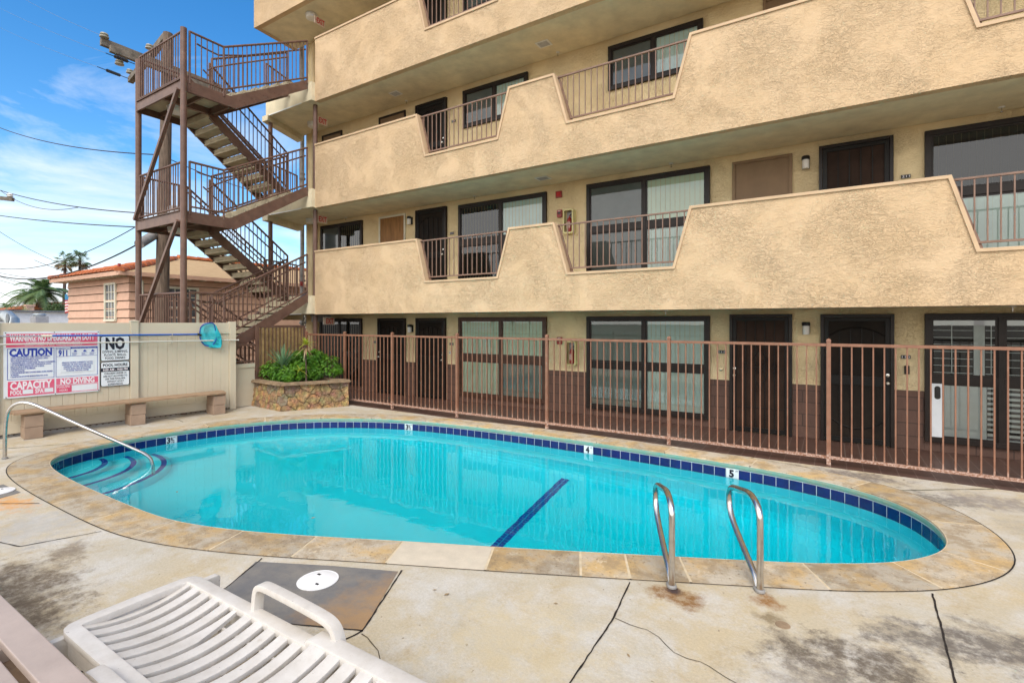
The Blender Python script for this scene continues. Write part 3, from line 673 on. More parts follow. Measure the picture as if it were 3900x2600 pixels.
def sec_door(x0, x1, z0, z1, style, m_screen, knob_x, lab=None):
    f = MB(); y0 = YW-.075; y1 = YW-.001; w = .05
    f.box(x0, x0+w, y0, y1, z0, z1); f.box(x1-w, x1, y0, y1, z0, z1); f.box(x0+w, x1-w, y0, y1, z1-w, z1)
    d = f.build('door', M['frame'], bld, bevel=.004)
    if lab: d['label'] = lab
    a, c = x0+w+.004, x1-w-.004; zb, zt = z0+.012, z1-w-.004
    l = MB(); s_ = .06
    l.box(a, a+s_, YW-.062, YW-.03, zb, zt); l.box(c-s_, c, YW-.062, YW-.03, zb, zt); l.box(a+s_, c-s_, YW-.062, YW-.03, zt-s_, zt); l.box(a+s_, c-s_, YW-.062, YW-.03, zb, zb+s_+.02)
    if style == 'panel': l.box(a+s_, c-s_, YW-.061, YW-.031, z0+.94, z0+1.08)
    l.build('door_leaf', M['iron'], d, bevel=.003)
    MB().box(a+s_-.01, c-s_+.01, YW-.040, YW-.032, zb+.02, zt-.02).build('mesh_screen', M[m_screen], d)
    g_ = MB(); yb = YW-.052; xm = (a+c)/2
    nb = 4
    for i in range(1, nb+1):
        x = a+s_+(c-a-2*s_)*i/(nb+1); zt2 = zt-s_
        if style == 'panel': u = abs(x-xm)/((c-a)/2-s_); zt2 = zt-s_-.10-.13*u*u
        g_.bar((x,yb,zb+s_+(.12 if style == 'panel' else 0)),(x,yb,zt2),.012,.012)
    if style == 'panel':
        for sg, zc, h in ((1, zt-s_-.24, .14), (-1, zb+s_+.34, -.17)):
            pts = [(xm+t*((c-a)/2-s_), yb, zc+h*(1-t*t)) for t in frange(-1,1,14)]; g_.tube(pts, .008, 5)
    else:
        for z in (z0+.45, z0+1.15): g_.bar((a+s_,yb,z),(c-s_,yb,z),.010,.010)
        for sx in (-1, 1):
            for sz in (-1, 1):
                scroll(g_, (xm+sx*.055, z0+1.15+sz*.06), .045, pi/2*sz if 1 else 0, .8*1, yb-.006, sx*sz)
                g_.tube([(xm, yb-.006, z0+1.15+sz*.36),(xm+sx*.05, yb-.006, z0+1.15+sz*.25),(xm+sx*.13, yb-.006, z0+1.15+sz*.12),(xm+sx*.14, yb-.006, z0+1.15)], .006, 5)
                scroll(g_, (xm+sx*.22, z0+1.15+sz*.06), .05, -pi/2*sz, .8, yb-.006, sx*sz)
    g_.build('wrought_iron', M['iron'], d)
    kx = a+.03 if knob_x < 0 else c-.03
    kb = MB(); kb.lathe((kx, YW-.062, z0+1.0), [(.02,0),(.012,.01),(.012,.03),(.028,.04),(.03,.055),(.018,.068)], 14, 'y'); kb.lathe((kx, YW-.062, z0+1.12), [(.027,0),(.025,.012),(.01,.016)], 14, 'y')
    kb.build('door_knob', M['nickel'], d, smooth=True); return d
def flat_door(x0, x1, z0, z1, m_leaf, m_frame):
    f = MB(); y0 = YW-.04; w = .05
    f.box(x0, x0+w, y0, YW-.001, z0, z1); f.box(x1-w, x1, y0, YW-.001, z0, z1); f.box(x0+w, x1-w, y0, YW-.001, z1-w, z1)
    d = f.build('door', M[m_frame], bld, bevel=.003)
    MB().box(x0+w, x1-w, YW-.018, YW-.002, z0, z1-w).build('door_leaf', M[m_leaf], d)
    MB().lathe((x1-w-.07, YW-.018, z0+1.0), [(.02,0),(.012,.01),(.012,.03),(.028,.04),(.018,.06)], 12, 'y').build('door_knob', M['nickel'], d, smooth=True)
# ground floor
window(-13.09,-11.24,.15,2.06,-12.2,(.98,1.08),'frame',('blackcur','blackcur','blackcur','blackcur'))
sec_door(-10.58,-9.55,.003,2.06,'panel','screen',-1); sec_door(-9.16,-8.17,.003,2.06,'panel','screen',1)
window(-7.76,-5.30,.15,2.07,-6.515,(1.02,1.17),'framebrown',('curtain','curtain','curtain','screencloth'))
window(-4.34,-1.88,.15,2.07,-3.11,(1.02,1.14),'frame',('screencloth','curtainb','screencloth','curtainb'))
sec_door(-1.54,-.55,.003,2.09,'scroll','screenb',-1); sec_door(-.14,.84,.003,2.08,'panel','screen',1,'black security door with arched mesh panels')
# shuttered window at the right
wC = window(1.21,3.67,.15,2.08,2.06,(1.04,1.15),'frame',('dark','dark','dark','dark'))
for ch_ in wC.children:
    if ch_.name.startswith('pane'): ch_.data.materials[0] = M['glass']
sh = MB()
for (p, q, a, c) in ((1.29,1.76,1.20,1.95),(1.90,2.02,1.20,1.95),(2.10,3.55,1.20,1.95),(1.92,3.55,.25,1.0)):
    z = a
    while z < c:
        sh.bar((p,YW-.012,z),(q,YW-.012,z),.012,.008 if a > 1 else .035); z += .105 if a > 1 else .075
    sh.box((p+q)/2-.006, (p+q)/2+.006, YW-.021, YW-.018, a, c)
sh.box(1.77,1.89,YW-.022,YW-.008,1.15,2.0); sh.box(1.29,3.55,YW-.022,YW-.008,1.90,2.0); sh.box(1.44,1.91,YW-.022,YW-.008,.22,1.04)
sh.build('plantation_shutter', M['louver'], wC)
pd = MB(); pd.box(1.292,1.43,YW-.0455,YW-.036,.23,1.03); pdo = pd.build('pet_door_panel', M['sign_white'], wC)
MB().prism([(1.358+.036*cos(t), .895+(.062 if sin(t) > 0 else -.062)+.036*sin(t)) for t in frange(0, 2*pi*.999, 24)], lambda p: (p[0],YW-.047,p[1]), lambda p: (p[0],YW-.046,p[1])).build('pet_flap', M['black'], wC)
flat_door(4.35,5.3,.003,2.08,'doorb','frame'); window(5.6,7.4,.9,2.07,6.5,None,'frame',('blackcur','curtain'))
# level two
F2 = 2.655; d2 = 2.785
window(-13.05,-11.22,F2+.9,4.845,-12.2,None,'frame',('greyblind','blackcur'))
flat_door(-10.56,-9.56,F2,4.85,'dooro','sash'); sec_door(-9.17,-8.14,F2,4.86,'panel','screen',1)
window(-7.76,-5.30,F2+.12,4.83,-6.515,(1.02+d2,1.17+d2),'frame',('blackcur','curtainb','blackcur','dark'))
window(-4.34,-1.88,F2+.12,4.84,-3.11,(1.02+d2,1.14+d2),'frame',('greyblind','curtain','greyblind','curtainb'))
flat_door(-1.50,-.55,F2,4.83,'doorb','doorb'); sec_door(-.16,.83,F2,4.86,'scroll','screenb',-1)
window(1.21,3.67,F2+.12,4.84,2.45,(1.02+d2,1.14+d2),'frame',('blackcur','blackcur','curtainb','curtainb'))
flat_door(4.35,5.3,F2,4.83,'doorb','frame'); window(5.6,7.4,F2+.9,4.84,6.5,None,'frame',('blackcur','curtain'))
# levels three, four, five
for zf, lv in ((5.455,3),(8.255,4),(11.055,5)):
    zt = zf+2.14
    flat_door(-13.0,-12.1,zf,zt-.02,'doorb','frame'); flat_door(-10.56,-9.56,zf,zt,'doorb','frame'); sec_door(-9.17,-8.14,zf,zt,'panel','screen',1)
    window(-7.62,-5.78,zf+1.24,zt+.01,-6.7,None,'frame',('greyblind','curtainb')); window(-3.86,-2.0,zf+1.24,zt,-2.93,None,'frame',('greyblind','curtainb'))
    flat_door(-1.0,-.1,zf,zt,'doorb','doorb'); window(1.3,3.2,zf+1.24,zt,2.25,None,'frame',('greyblind','blackcur')); flat_door(4.35,5.3,zf,zt,'doorb','frame')
# columns under the stair bay
for x, y, zt in ((-11.66,8.60,2.15),(-11.66,8.60,4.95),(-11.66,8.60,7.75),(-13.46,8.45,2.0),(-13.46,8.45,4.8),(-13.46,8.45,7.6)):
    zb = {2.15:0,2.0:0,4.95:2.66,4.8:2.66,7.75:5.46,7.6:5.46}[zt]
    MB().tube([(x,y,zb),(x,y,zt)], .058, 16).build('pipe_column', M['brown'], bld, smooth=True)
MB().tube([(-13.25,9.72,0),(-13.25,9.72,10.4)], .06, 14).build('rain_pipe', M['tanpipe'], bld, smooth=True)

# ------------------------------------------------------------------ fittings on the building
def number_plate(t, x, z, label):
    p = thing('house_number', label, 'door number', (x,YW,z), 'black apartment number plates')
    b = MB(); w = .036*len(t)+.01
    b.box(x-w/2,x+w/2,YW-.022,YW-.013,z-.027,z+.027); b.build('plate', M['black'], p)
    b = MB(); text(b, t, (x,YW-.0235,z-.016), (1,0,0), (0,0,1), .032, w*.82, .01); b.build('digits', M['sign_letter'], p)
number_plate('113',-10.72,1.40,'black number 113 plate beside the ground floor door under the exit sign'); number_plate('112',-8.00,1.41,'black number 112 plate on the ground floor, left of the brown framed window')
number_plate('111',-1.68,1.41,'black number 111 plate beside the scrollwork screen door'); number_plate('110',.985,1.415,'black number 110 plate above the intercom')
number_plate('213',-7.98,4.17,'black number 213 plate on the second level'); number_plate('211',.985,4.20,'black number 211 plate above the second level parapet'); number_plate('312',-7.93,6.95,'black number 312 plate on the third level')
def wall_lamp(x, z, label):
    t = thing('wall_lamp', label, 'wall lamp', (x,YW,z), 'walkway wall lamps')
    MB().box(x-.055,x+.055,YW-.03,YW-.001,z-.09,z+.10).build('back_plate', M['black'], t, bevel=.004)
    MB().lathe((x,YW-.085,z), [(.048,-.10),(.052,-.09),(.052,.045)], 20).build('diffuser', M['diffuser'], t, smooth=True)
    MB().lathe((x,YW-.085,z), [(.062,.046),(.062,.095),(.05,.11)], 20).build('cap', M['black'], t, smooth=True)
wall_lamp(-9.35,1.78,'small wall lamp between the two dark screen doors 113 and 112'); wall_lamp(-.345,1.845,'small wall lamp between doors 111 and 110')
wall_lamp(-9.37,4.62,'small wall lamp beside the orange wooden door'); wall_lamp(-.35,4.62,'small wall lamp between the plain brown door and the scrollwork door')
def alarm(x, z, label):
    t = thing('fire_alarm_pull', label, 'fire alarm', (x,YW,z), 'red fire alarm pulls')
    MB().box(x-.058,x+.058,YW-.05,YW-.001,z-.08,z+.08).build('housing', M['red'], t, bevel=.006)
    MB().box(x-.035,x+.035,YW-.060,YW-.051,z-.01,z+.03).build('pull_handle', M['black'], t)
    b = MB(); text(b, 'FIRE', (x,YW-.0515,z+.045), (1,0,0), (0,0,1), .02, .07, .01); b.build('lettering', M['sign_letter'], t)
alarm(-4.98,1.55,'red fire alarm pull on the ground floor wall'); alarm(-4.98,4.31,'red fire alarm pull on the second level wall')
t = thing('alarm_sounder', 'square red alarm sounder near the second level ceiling', 'alarm sounder', (-5,YW,4.74)); MB().box(-5.07,-4.93,YW-.05,YW-.001,4.66,4.80).build('housing', M['red'], t, bevel=.006); MB().box(-5.04,-4.96,YW-.055,YW-.051,4.69,4.77).build('grille', M['exitred'], t)
def ext_cab(x, z0, label):
    t = thing('extinguisher_cabinet', label, 'fire extinguisher', (x,YW,z0), 'fire extinguisher cabinets'); w, h, dp = .24, .52, .15
    def rr(r, inset): 
        w2, h2 = w/2-inset, h/2-inset; out = []
        for cx_, cz_, a0 in ((w2-r,h2-r,0),(-(w2-r),h2-r,pi/2),(-(w2-r),-(h2-r),pi),(w2-r,-(h2-r),1.5*pi)):
            out += [(x+cx_+r*cos(a0+k*pi/10), z0+h/2+cz_+r*sin(a0+k*pi/10)) for k in range(6)]
        return out
    o_, i_ = rr(.045,0), rr(.03,.03); n = len(o_); b = MB()
    vs = [(p[0],YW-dp,p[1]) for p in o_]+[(p[0],YW-dp,p[1]) for p in i_]+[(p[0],YW-.002,p[1]) for p in o_]
    b.add(vs, [(k,(k+1)%n,(k+1)%n+n,k+n) for k in range(n)]+[(k,(k+1)%n,(k+1)%n+2*n,k+2*n) for k in range(n)])
    b.build('cabinet', M['yellowcab'], t)
    MB().xz(i_, YW-.012, YW-.006).build('back', M['greybox'], t)
    MB().lathe((x,YW-.07,z0+.04), [(.05,0),(.055,.02),(.055,.24),(.04,.29),(.018,.31),(.018,.34)], 18).build('extinguisher', M['red'], t, smooth=True)
    MB().box(x-.04,x+.04,YW-.128,YW-.1255,z0+.12,z0+.25).build('label_plate', M['paper'], t)
    MB().bar((x,YW-.07,z0+.39),(x+.05,YW-.09,z0+.41),.02,.02).build('valve_lever', M['black'], t)
M['yellowcab'] = simple('pale yellow plastic', (.62,.56,.26), .45)
ext_cab(-4.66,1.03,'pale yellow extinguisher cabinet on the ground floor wall'); ext_cab(-4.72,3.84,'pale yellow extinguisher cabinet on the second level wall')
def exit_sign(x, y, z, label, arrow=False):
    t = thing('exit_sign', label, 'exit sign', (x,y,z), 'red exit signs under the walkways')
    MB().box(x-.02,x+.02,y-.17,y+.17,z-.10,z+.10).build('sign_box', M['exitface'], t, bevel=.004)
    b = MB(); text(b, 'EXIT', (x+.0235,y+.018,z-.068), (0,1,0), (0,0,1), .135, .25, .03)
    if arrow: text(b, '<', (x+.0235,y-.128,z-.03), (0,1,0), (0,0,1), .05, .035, .01)
    b.build('lettering', M['exitred'], t)
M['exitface'] = simple('exit sign face', (.62,.50,.40), .5, var=.05)
exit_sign(-11.62,9.0,1.985,'red EXIT sign on the ground level'); exit_sign(-11.92,9.0,4.80,'red EXIT sign under the third level walkway', True)
exit_sign(-11.92,9.0,7.52,'red EXIT sign under the fourth level walkway', True); exit_sign(-12.02,9.0,10.30,'red EXIT sign under the topmost walkway', True)
def drum(x, y, z, label, r=.16):
    t = thing('ceiling_lamp', label, 'ceiling lamp', (x,y,z), 'round drum ceiling lamps')
    MB().lathe((x,y,z-.03), [(r*.95,0),(r,.002),(r,.028)], 28).build('lamp_base', M['white'], t, smooth=True)
    MB().lathe((x,y,z-.13), [(r*.75,0),(r*.93,.02),(r*.97,.098)], 28).build('diffuser', M['diffuser'], t, smooth=True)
drum(-12.30,8.95,10.57,'round ceiling lamp under the topmost walkway corner'); drum(-12.78,9.35,7.77,'round ceiling lamp beside the exit sign under the fourth level')
drum(-12.85,9.35,4.97,'round ceiling lamp beside the exit sign under the third level'); drum(-12.97,5.80,6.98,'round ceiling lamp under the upper stair landing', .2); drum(-13.05,5.85,4.18,'round ceiling lamp under the middle stair landing', .2)
t = thing('ceiling_junction_box', 'grey rectangular box hanging at the ground level ceiling by the tan pipe', 'junction box', (-12.3,9.3,2)); MB().box(-12.45,-12.2,9.05,9.5,1.96,2.12).build('box_body', M['greybox'], t, bevel=.01); MB().box(-12.47,-12.18,9.03,9.52,2.12,2.16).build('mount', M['greybox'], t)
for x, y, z, lab in [(-4.97,9.72,7.77,'sprinkler head on the fourth level soffit above the wide notch'),(-9.42,9.72,7.77,'sprinkler head on the fourth level soffit above the dark doorway'),(-7.2,9.72,4.97,'sprinkler head above the second level curtained window'),(-2.56,9.72,4.97,'sprinkler head above the plain brown door, second level'),(-11.8,9.72,4.97,'sprinkler head above the small window by the exit sign, second level'),(2.03,9.65,4.97,'sprinkler head above the rightmost second level window'),(-7.0,9.55,2.17,'sprinkler head above the brown framed ground floor window'),(-2.6,9.5,2.17,'sprinkler head above the ground floor window next to door 111'),(2.1,9.45,2.17,'sprinkler head above the shuttered window')]:
    t = thing('sprinkler_head', lab, 'sprinkler', (x,y,z), 'fire sprinkler heads'); MB().lathe((x,y,z-.012), [(.035,0),(.04,.004),(.04,.012)], 16).build('escutcheon', M['white'], t, smooth=True); MB().lathe((x,y,z-.075), [(.018,0),(.02,.005),(.008,.012),(.008,.06)], 12).build('nozzle', M['nickel'], t, smooth=True)
for x, y, z, lab in [(-5.07,9.27,7.77,'square soffit vent above the wide third level notch'),(-9.36,9.27,7.77,'square soffit vent near the stair end of the fourth level soffit'),(-5.1,9.29,4.97,'square soffit vent above the second level extinguisher')]:
    t = thing('soffit_vent', lab, 'vent', (x,y,z), 'square soffit vents'); MB().box(x-.15,x+.15,y-.12,y+.12,z-.008,z).build('vent_frame', M['white'], t); b = MB()
    for k in range(7): b.box(x-.11,x+.11,y-.085+k*.026,y-.07+k*.026,z-.012,z-.009)
    b.build('slats', M['greybox'], t)
t = thing('intercom', 'small dark intercom under the number 110 plate', 'intercom', (1.0,YW,1.2)); MB().box(.965,1.03,YW-.03,YW-.002,1.15,1.28).build('housing', M['frame'], t, bevel=.004); MB().lathe((1.0,YW-.03,1.18), [(.012,0),(.012,.004)], 12, 'y').build('button', M['nickel'], t)
t = thing('door_bell', 'round brass door bell below the number 111 plate', 'door bell', (-1.69,YW,1.09)); MB().lathe((-1.69,YW-.012,1.09), [(.03,0),(.03,.008),(.022,.012)], 18, 'y').build('rosette', M['brass'], t, smooth=True); MB().lathe((-1.69,YW-.025,1.09), [(.01,0),(.01,.005)], 10, 'y').build('button', M['sign_white'], t)
t = thing('door_bell', 'small white bell push beside door 112', 'door bell', (-8.04,YW,1.19)); MB().box(-8.06,-8.02,YW-.03,YW-.002,1.15,1.23).build('housing', M['white'], t, bevel=.003); MB().box(-8.05,-8.03,YW-.033,YW-.031,1.18,1.20).build('button', M['black'], t)

# ------------------------------------------------------------------ iron pool fence
pf = thing('pool_fence', 'copper brown iron pool fence between the pool and the walkway', 'fence', (-5,8.15,0))
YF = 8.15; PX = [-11.40,-9.93,-8.33,-6.48,-4.39,-2.18,-.02,2.15,4.32,6.5]
for i, x in enumerate(PX):
    p = MB().box(x-.026,x+.026,YF-.026,YF+.026,0.003,1.69).build('post', M['fence'], pf, bevel=.002)
    MB().add([(x-.03,YF-.03,1.69),(x+.03,YF-.03,1.69),(x+.03,YF+.03,1.69),(x-.03,YF+.03,1.69),(x-.024,YF-.024,1.715),(x+.024,YF-.024,1.715),(x+.024,YF+.024,1.715),(x-.024,YF+.024,1.715),(x,YF,1.73)], [(3,2,1,0),(0,1,5,4),(1,2,6,5),(2,3,7,6),(3,0,4,7),(4,5,8),(5,6,8),(6,7,8),(7,4,8)]).build('post_cap', M['fence'], p)
for i in range(len(PX)-1):
    a, c = PX[i]+.027, PX[i+1]-.027; ro = MB().box(a,c,YF-.016,YF+.016,1.62,1.66).build('top_rail', M['fence'], pf, bevel=.002); MB().box(a,c,YF-.016,YF+.016,.085,.125).build('bottom_rail', M['fence'], pf, bevel=.002); n = max(2, round((c-a)/.119)); b = MB()
    for k in range(1, n):
        x = a+(c-a)*k/n; b.box(x-.0082,x+.0082,YF-.0082,YF+.0082,.125,1.62)
    b.build('pickets', M['fence'], ro)
# ------------------------------------------------------------------ gate with fibreglass panel
gt = thing('fibreglass_gate', 'brown framed gate with corrugated amber fibreglass panel behind the planter', 'gate', (-11.45,7.5,0))
b = MB(); b.box(-11.47,-11.43,6.82,6.90,.05,1.87); b.box(-11.47,-11.43,8.07,8.13,.05,1.87); b.box(-11.47,-11.43,6.90,8.07,1.82,1.87); b.box(-11.47,-11.43,6.90,8.07,.05,.12); b.build('gate_frame', M['brown'], gt)
b = MB(); n = 130; vs = []
for k in range(n+1):
    y = 6.90+(8.07-6.90)*k/n; ph = (y/.098) % 1; x = -11.455+.016*(1 if ph < .75 else -1)*min(1, 6*min(ph, abs(.75-ph), 1-ph)+.2)
    vs += [(x,y,.12),(x,y,1.82)]
b.add(vs, [(2*k,2*k+2,2*k+3,2*k+1) for k in range(n)]); b.build('corrugated_panel', M['fiber'], gt)
b = MB()
for k in range(12): b.box(-11.428,-11.418,6.93+k*.098,6.945+k*.098,.12,1.82)
b.build('battens', M['brown'], gt)
# low vinyl wall with brown rail between fence end and gate
lw = thing('low_vinyl_wall', 'low tan vinyl wall topped by brown pickets beneath the stair', 'low wall', (-11.5,6.6,0))
MB().box(-11.54,-11.46,6.30,6.80,0.01,.90).build('wall_panel', M['vinyl'], lw); MB().box(-11.56,-11.44,6.30,6.80,.90,.99).build('wall_rail', M['vinyl'], lw)
b = MB(); b.box(-11.52,-11.48,6.30,6.81,1.02,1.06); b.box(-11.52,-11.48,6.30,6.81,1.40,1.45)
for k in range(5): b.box(-11.508,-11.492,6.36+k*.1,6.376+k*.1,1.06,1.40)
b.build('picket_rail', M['brown'], lw)

# ------------------------------------------------------------------ vinyl fence (slightly skewed to the building)
B0 = (-11.80,2.3); D0 = (.1153,.9933); N0 = (.9933,-.1153)
def FP(s_, d, z): return (B0[0]+D0[0]*s_+N0[0]*d, B0[1]+D0[1]*s_+N0[1]*d, z)
def fbox(mb, s0, s1, d0, d1, z0, z1):
    return mb.add([FP(s0,d0,z0),FP(s1,d0,z0),FP(s1,d1,z0),FP(s0,d1,z0),FP(s0,d0,z1),FP(s1,d0,z1),FP(s1,d1,z1),FP(s0,d1,z1)], [(3,2,1,0),(4,5,6,7),(0,1,5,4),(1,2,6,5),(2,3,7,6),(3,0,4,7)])
vf = thing('vinyl_fence', 'tan vinyl privacy fence with pool signs behind the bench', 'fence', FP(1,0,0))
posts = [-5.56,-3.66,-1.74,.17,2.115,3.93]
for s_ in posts:
    p = fbox(MB(), s_-.063, s_+.063, -.063, .063, .01, 1.965).build('post', M['vinyl'], vf, bevel=.004)
    q = [FP(s_+i*.072, j*.072, 1.965) for i, j in ((-1,-1),(1,-1),(1,1),(-1,1))]+[FP(s_+i*.072, j*.072, 1.975) for i, j in ((-1,-1),(1,-1),(1,1),(-1,1))]+[FP(s_,0,2.0)]
    if s_ < 3: MB().add(q, [(3,2,1,0),(0,1,5,4),(1,2,6,5),(2,3,7,6),(3,0,4,7),(4,5,8),(5,6,8),(6,7,8),(7,4,8)]).build('post_cap', M['vinyl'], p)
for i in range(len(posts)-1):
    a, c = posts[i]+.064, posts[i+1]-.064
    b = MB(); fbox(b, a, c, -.025, .025, 1.76, 1.94); fbox(b, a, c, -.032, .032, 1.70, 1.765); b.build('top_rail', M['vinyl'], vf, bevel=.003)
    b = MB(); fbox(b, a, c, -.025, .030, .06, .235); fbox(b, a, c, -.02, .018, .235, .27); b.build('bottom_rail', M['vinyl'], vf, bevel=.003)
    b = MB(); n = round((c-a)/.165); w = (c-a)/n
    for k in range(n):
        s0, s1 = a+k*w, a+(k+1)*w; g_ = .006
        q = [(s0,.001),(s0+g_,.009),(s0+w/2-g_/2,.009),(s0+w/2,.006),(s0+w/2+g_/2,.009),(s1-g_,.009),(s1,.001)]
        vs = [FP(x, y, .26) for x, y in q]+[FP(x, y, 1.715) for x, y in q]; m_ = len(q)
        b.add(vs, [(j,j+1,j+1+m_,j+m_) for j in range(m_-1)])
    fbox(b, a, c, -.012, 0, .26, 1.715); b.build('tongue_boards', M['vinyl'], vf, fix=False)
# rusty picket fence seen through the gap at the bottom
rp = thing('rusty_picket_fence', 'low rusty iron pickets visible under the vinyl fence', 'fence', FP(1,-.2,0)); b = MB()
for k in range(95): s_ = -5+k*.094; fbox(b, s_-.012, s_+.012, -.21, -.185, .0, 1.1)
b.build('pickets', M['brown'], rp); b = MB(); fbox(b, -5.1, 3.9, -.215, -.18, .012, .035); b.build('bottom_rail', M['brown'], rp)
# ------------------------------------------------------------------ signs on the fence
def srect(mb, s0, s1, z0, z1, d, th=.0012): return fbox(mb, s0, s1, d, d+th, z0, z1)
def outline(mb, s0, s1, z0, z1, w, d):
    srect(mb,s0,s1,z0,z0+w,d); srect(mb,s0,s1,z1-w,z1,d); srect(mb,s0,s0+w,z0+w,z1-w,d); srect(mb,s1-w,s1,z0+w,z1-w,d)
U0 = (D0[0],D0[1],0); V0 = (0,0,1)
def stext(mb, t, s_, z, h, w, d, bold=.0, align='C'): text(mb, t, FP(s_,d,z), U0, V0, h, w, bold, align)
sg = thing('pool_rules_sign', 'large red and blue pool warning sign with CAUTION and NO DIVING panels', 'sign', FP(.95,.03,1.2))
S0 = .034
srect(MB(), .30, 1.575, .665, 1.79, S0-.006, .006).build('sign_board', M['sign_white'], sg)
b = MB(); srect(b,.332,1.545,1.522,1.752,S0+.0005); srect(b,.352,.942,.690,.946,S0+.0005); srect(b,.966,1.555,.832,.946,S0+.0005); srect(b,.966,1.165,.690,.822,S0+.0005); outline(b,1.166,1.555,.690,.822,.010,S0+.0005); b.build('red_panels', M['sign_pink'], sg)
b = MB(); e = S0+.003
stext(b,'WARNING: NO LIFEGUARD ON DUTY',.938,1.628,.105,1.13,e,.04); stext(b,'CHILDREN UNDER THE AGE OF 14 SHALL NOT USE POOL',.938,1.586,.026,.72,e,.01); stext(b,'WITHOUT A PARENT OR ADULT GUARDIAN IN ATTENDANCE',.938,1.538,.026,.76,e,.01)
stext(b,'CAPACITY',.645,.808,.122,.53,e,.04); stext(b,'POOL',.455,.717,.070,.145,e,.03); stext(b,'SPA',.745,.720,.070,.11,e,.03); stext(b,'NO DIVING',1.262,.842,.092,.48,e,.04); stext(b,'POOL/SPA',1.066,.775,.034,.17,e,.01); stext(b,'HOURS',1.066,.715,.034,.11,e,.01)
b.build('white_lettering', M['sign_letter'], sg)
for q_ in ((.535,.665,.718,.792),(.812,.925,.722,.792)): srect(MB(),*q_,S0+.002).build('blank_field', M['sign_white'], sg)
b = MB(); outline(b,.345,.940,.974,1.502,.007,S0+.0005); outline(b,.960,1.548,.974,1.502,.007,S0+.0005); srect(b,.967,1.541,1.336,1.341,S0+.0005); srect(b,1.160,1.165,1.341,1.495,S0+.0005); srect(b,1.165,1.541,1.470,1.495,S0+.0005)
stext(b,'CAUTION',.640,1.376,.112,.54,e,.05)
for i, l_ in enumerate(['1. ELDERLY PERSONS, PREGNANT WOMEN, INFANTS AND THOSE WITH','    HEALTH CONDITIONS REQUIRING MEDICAL CARE SHOULD CONSULT','    WITH A PHYSICIAN BEFORE ENTERING THE SPA.','2. UNSUPERVISED USE BY CHILDREN UNDER THE AGE OF 14 IS PROHIBITED.','3. HOT WATER IMMERSION WHILE UNDER THE INFLUENCE OF ALCOHOL,','    NARCOTICS, DRUGS OR MEDICINES MAY LEAD TO SERIOUS','    CONSEQUENCES AND IS NOT RECOMMENDED.','4. DO NOT USE ALONE.','5. LONG EXPOSURE MAY RESULT IN HYPERTHERMIA, NAUSEA, DIZZINESS','    OR FAINTING.','6. USE RESTROOM AND SHOWER BEFORE ENTERING POOL OR SPA.']):
    stext(b, l_, .385, 1.345-i*.0335, .023, .0086*len(l_.strip()), e, .028, 'Lf')
stext(b,'IN EMERGENCY CALL',1.063,1.462,.018,.18,e,.02); stext(b,'911',1.055,1.350,.098,.12,e,.035)
for i, l_ in enumerate(['PERSONS HAVING CURRENTLY ACTIVE','DIARRHEA OR WHO HAVE HAD ACTIVE','DIARRHEA WITHIN THE PREVIOUS','14 DAYS SHALL NOT BE ALLOWED','TO ENTER THE POOL WATER']): stext(b, l_, 1.258, 1.212-i*.036, .023, .0138*len(l_), e+.006, .028)
random.seed(3)
for cx_ in (1.225,1.36,1.475):
    for j in range(4): srect(b, cx_-.045, cx_-.045+random.uniform(.05,.09), 1.350+j*.014, 1.355+j*.014, S0+.0005)
    srect(b, cx_-.02, cx_+.025, 1.412, 1.432, S0+.0005); srect(b, cx_-.01, cx_+.01, 1.432, 1.448, S0+.0005)
b.build('blue_print', M['sign_blue'], sg)
srect(MB(),1.02,1.49,1.052,1.255,S0+.002,.004).build('overlay_notice', M['sign_white'], sg)
b = MB(); stext(b,'CPR AND ARTIFICIAL RESPIRATION',1.353,1.477,.011,.34,e,.004); b.build('small_lettering', M['sign_letter'], sg)
b = MB()
for s_, z in ((.325,1.768),(.94,1.772),(1.555,1.768),(.33,.683),(.953,.683),(1.56,.683)): b.lathe(FP(s_,S0+.004,z), [(.008,0),(.008,.004)], 10, 'x')
b.build('screws', M['black'], sg)
def rrect(s0, s1, z0, z1, r):
    out = []
    for cx_, cz_, a0 in ((s1-r,z1-r,0),(s0+r,z1-r,pi/2),(s0+r,z0+r,pi),(s1-r,z0+r,1.5*pi)): out += [(cx_+r*cos(a0+k*pi/12), cz_+r*sin(a0+k*pi/12)) for k in range(7)]
    return out
def fprism(poly, d0, d1): return MB().prism(poly, lambda p: FP(p[0],d0,p[1]), lambda p: FP(p[0],d1,p[1]))
def metal_sign(z0, z1, label, lines, band=None):
    t = thing('metal_rules_sign', label, 'sign', FP(1.81,.03,(z0+z1)/2), 'black and white metal pool rule signs')
    fprism(rrect(1.590,2.040,z0,z1,.035), S0-.004, S0).build('sign_border', M['sign_dark'], t); fprism(rrect(1.600,2.030,z0+.010,z1-.010,.027), S0, S0+.0015).build('sign_face', M['sign_white'], t)
    b = MB()
    for tx_, z, h, w, bo in lines: stext(b, tx_, 1.815, z, h, w, S0+.003, bo)
    if band: srect(b,1.600,2.030,band[0],band[1],S0+.0016)
    b.build('black_lettering', M['sign_dark'], t); return t
metal_sign(1.215,1.690,'black and white metal sign starting with a big NO', [('NO',1.445,.205,.30,.05),('DIVING, JUMPING,',1.372,.042,.39,.02),('FLOATS, BALLS,',1.312,.042,.34,.02),('FOOD, DRINKS',1.250,.042,.31,.02)])
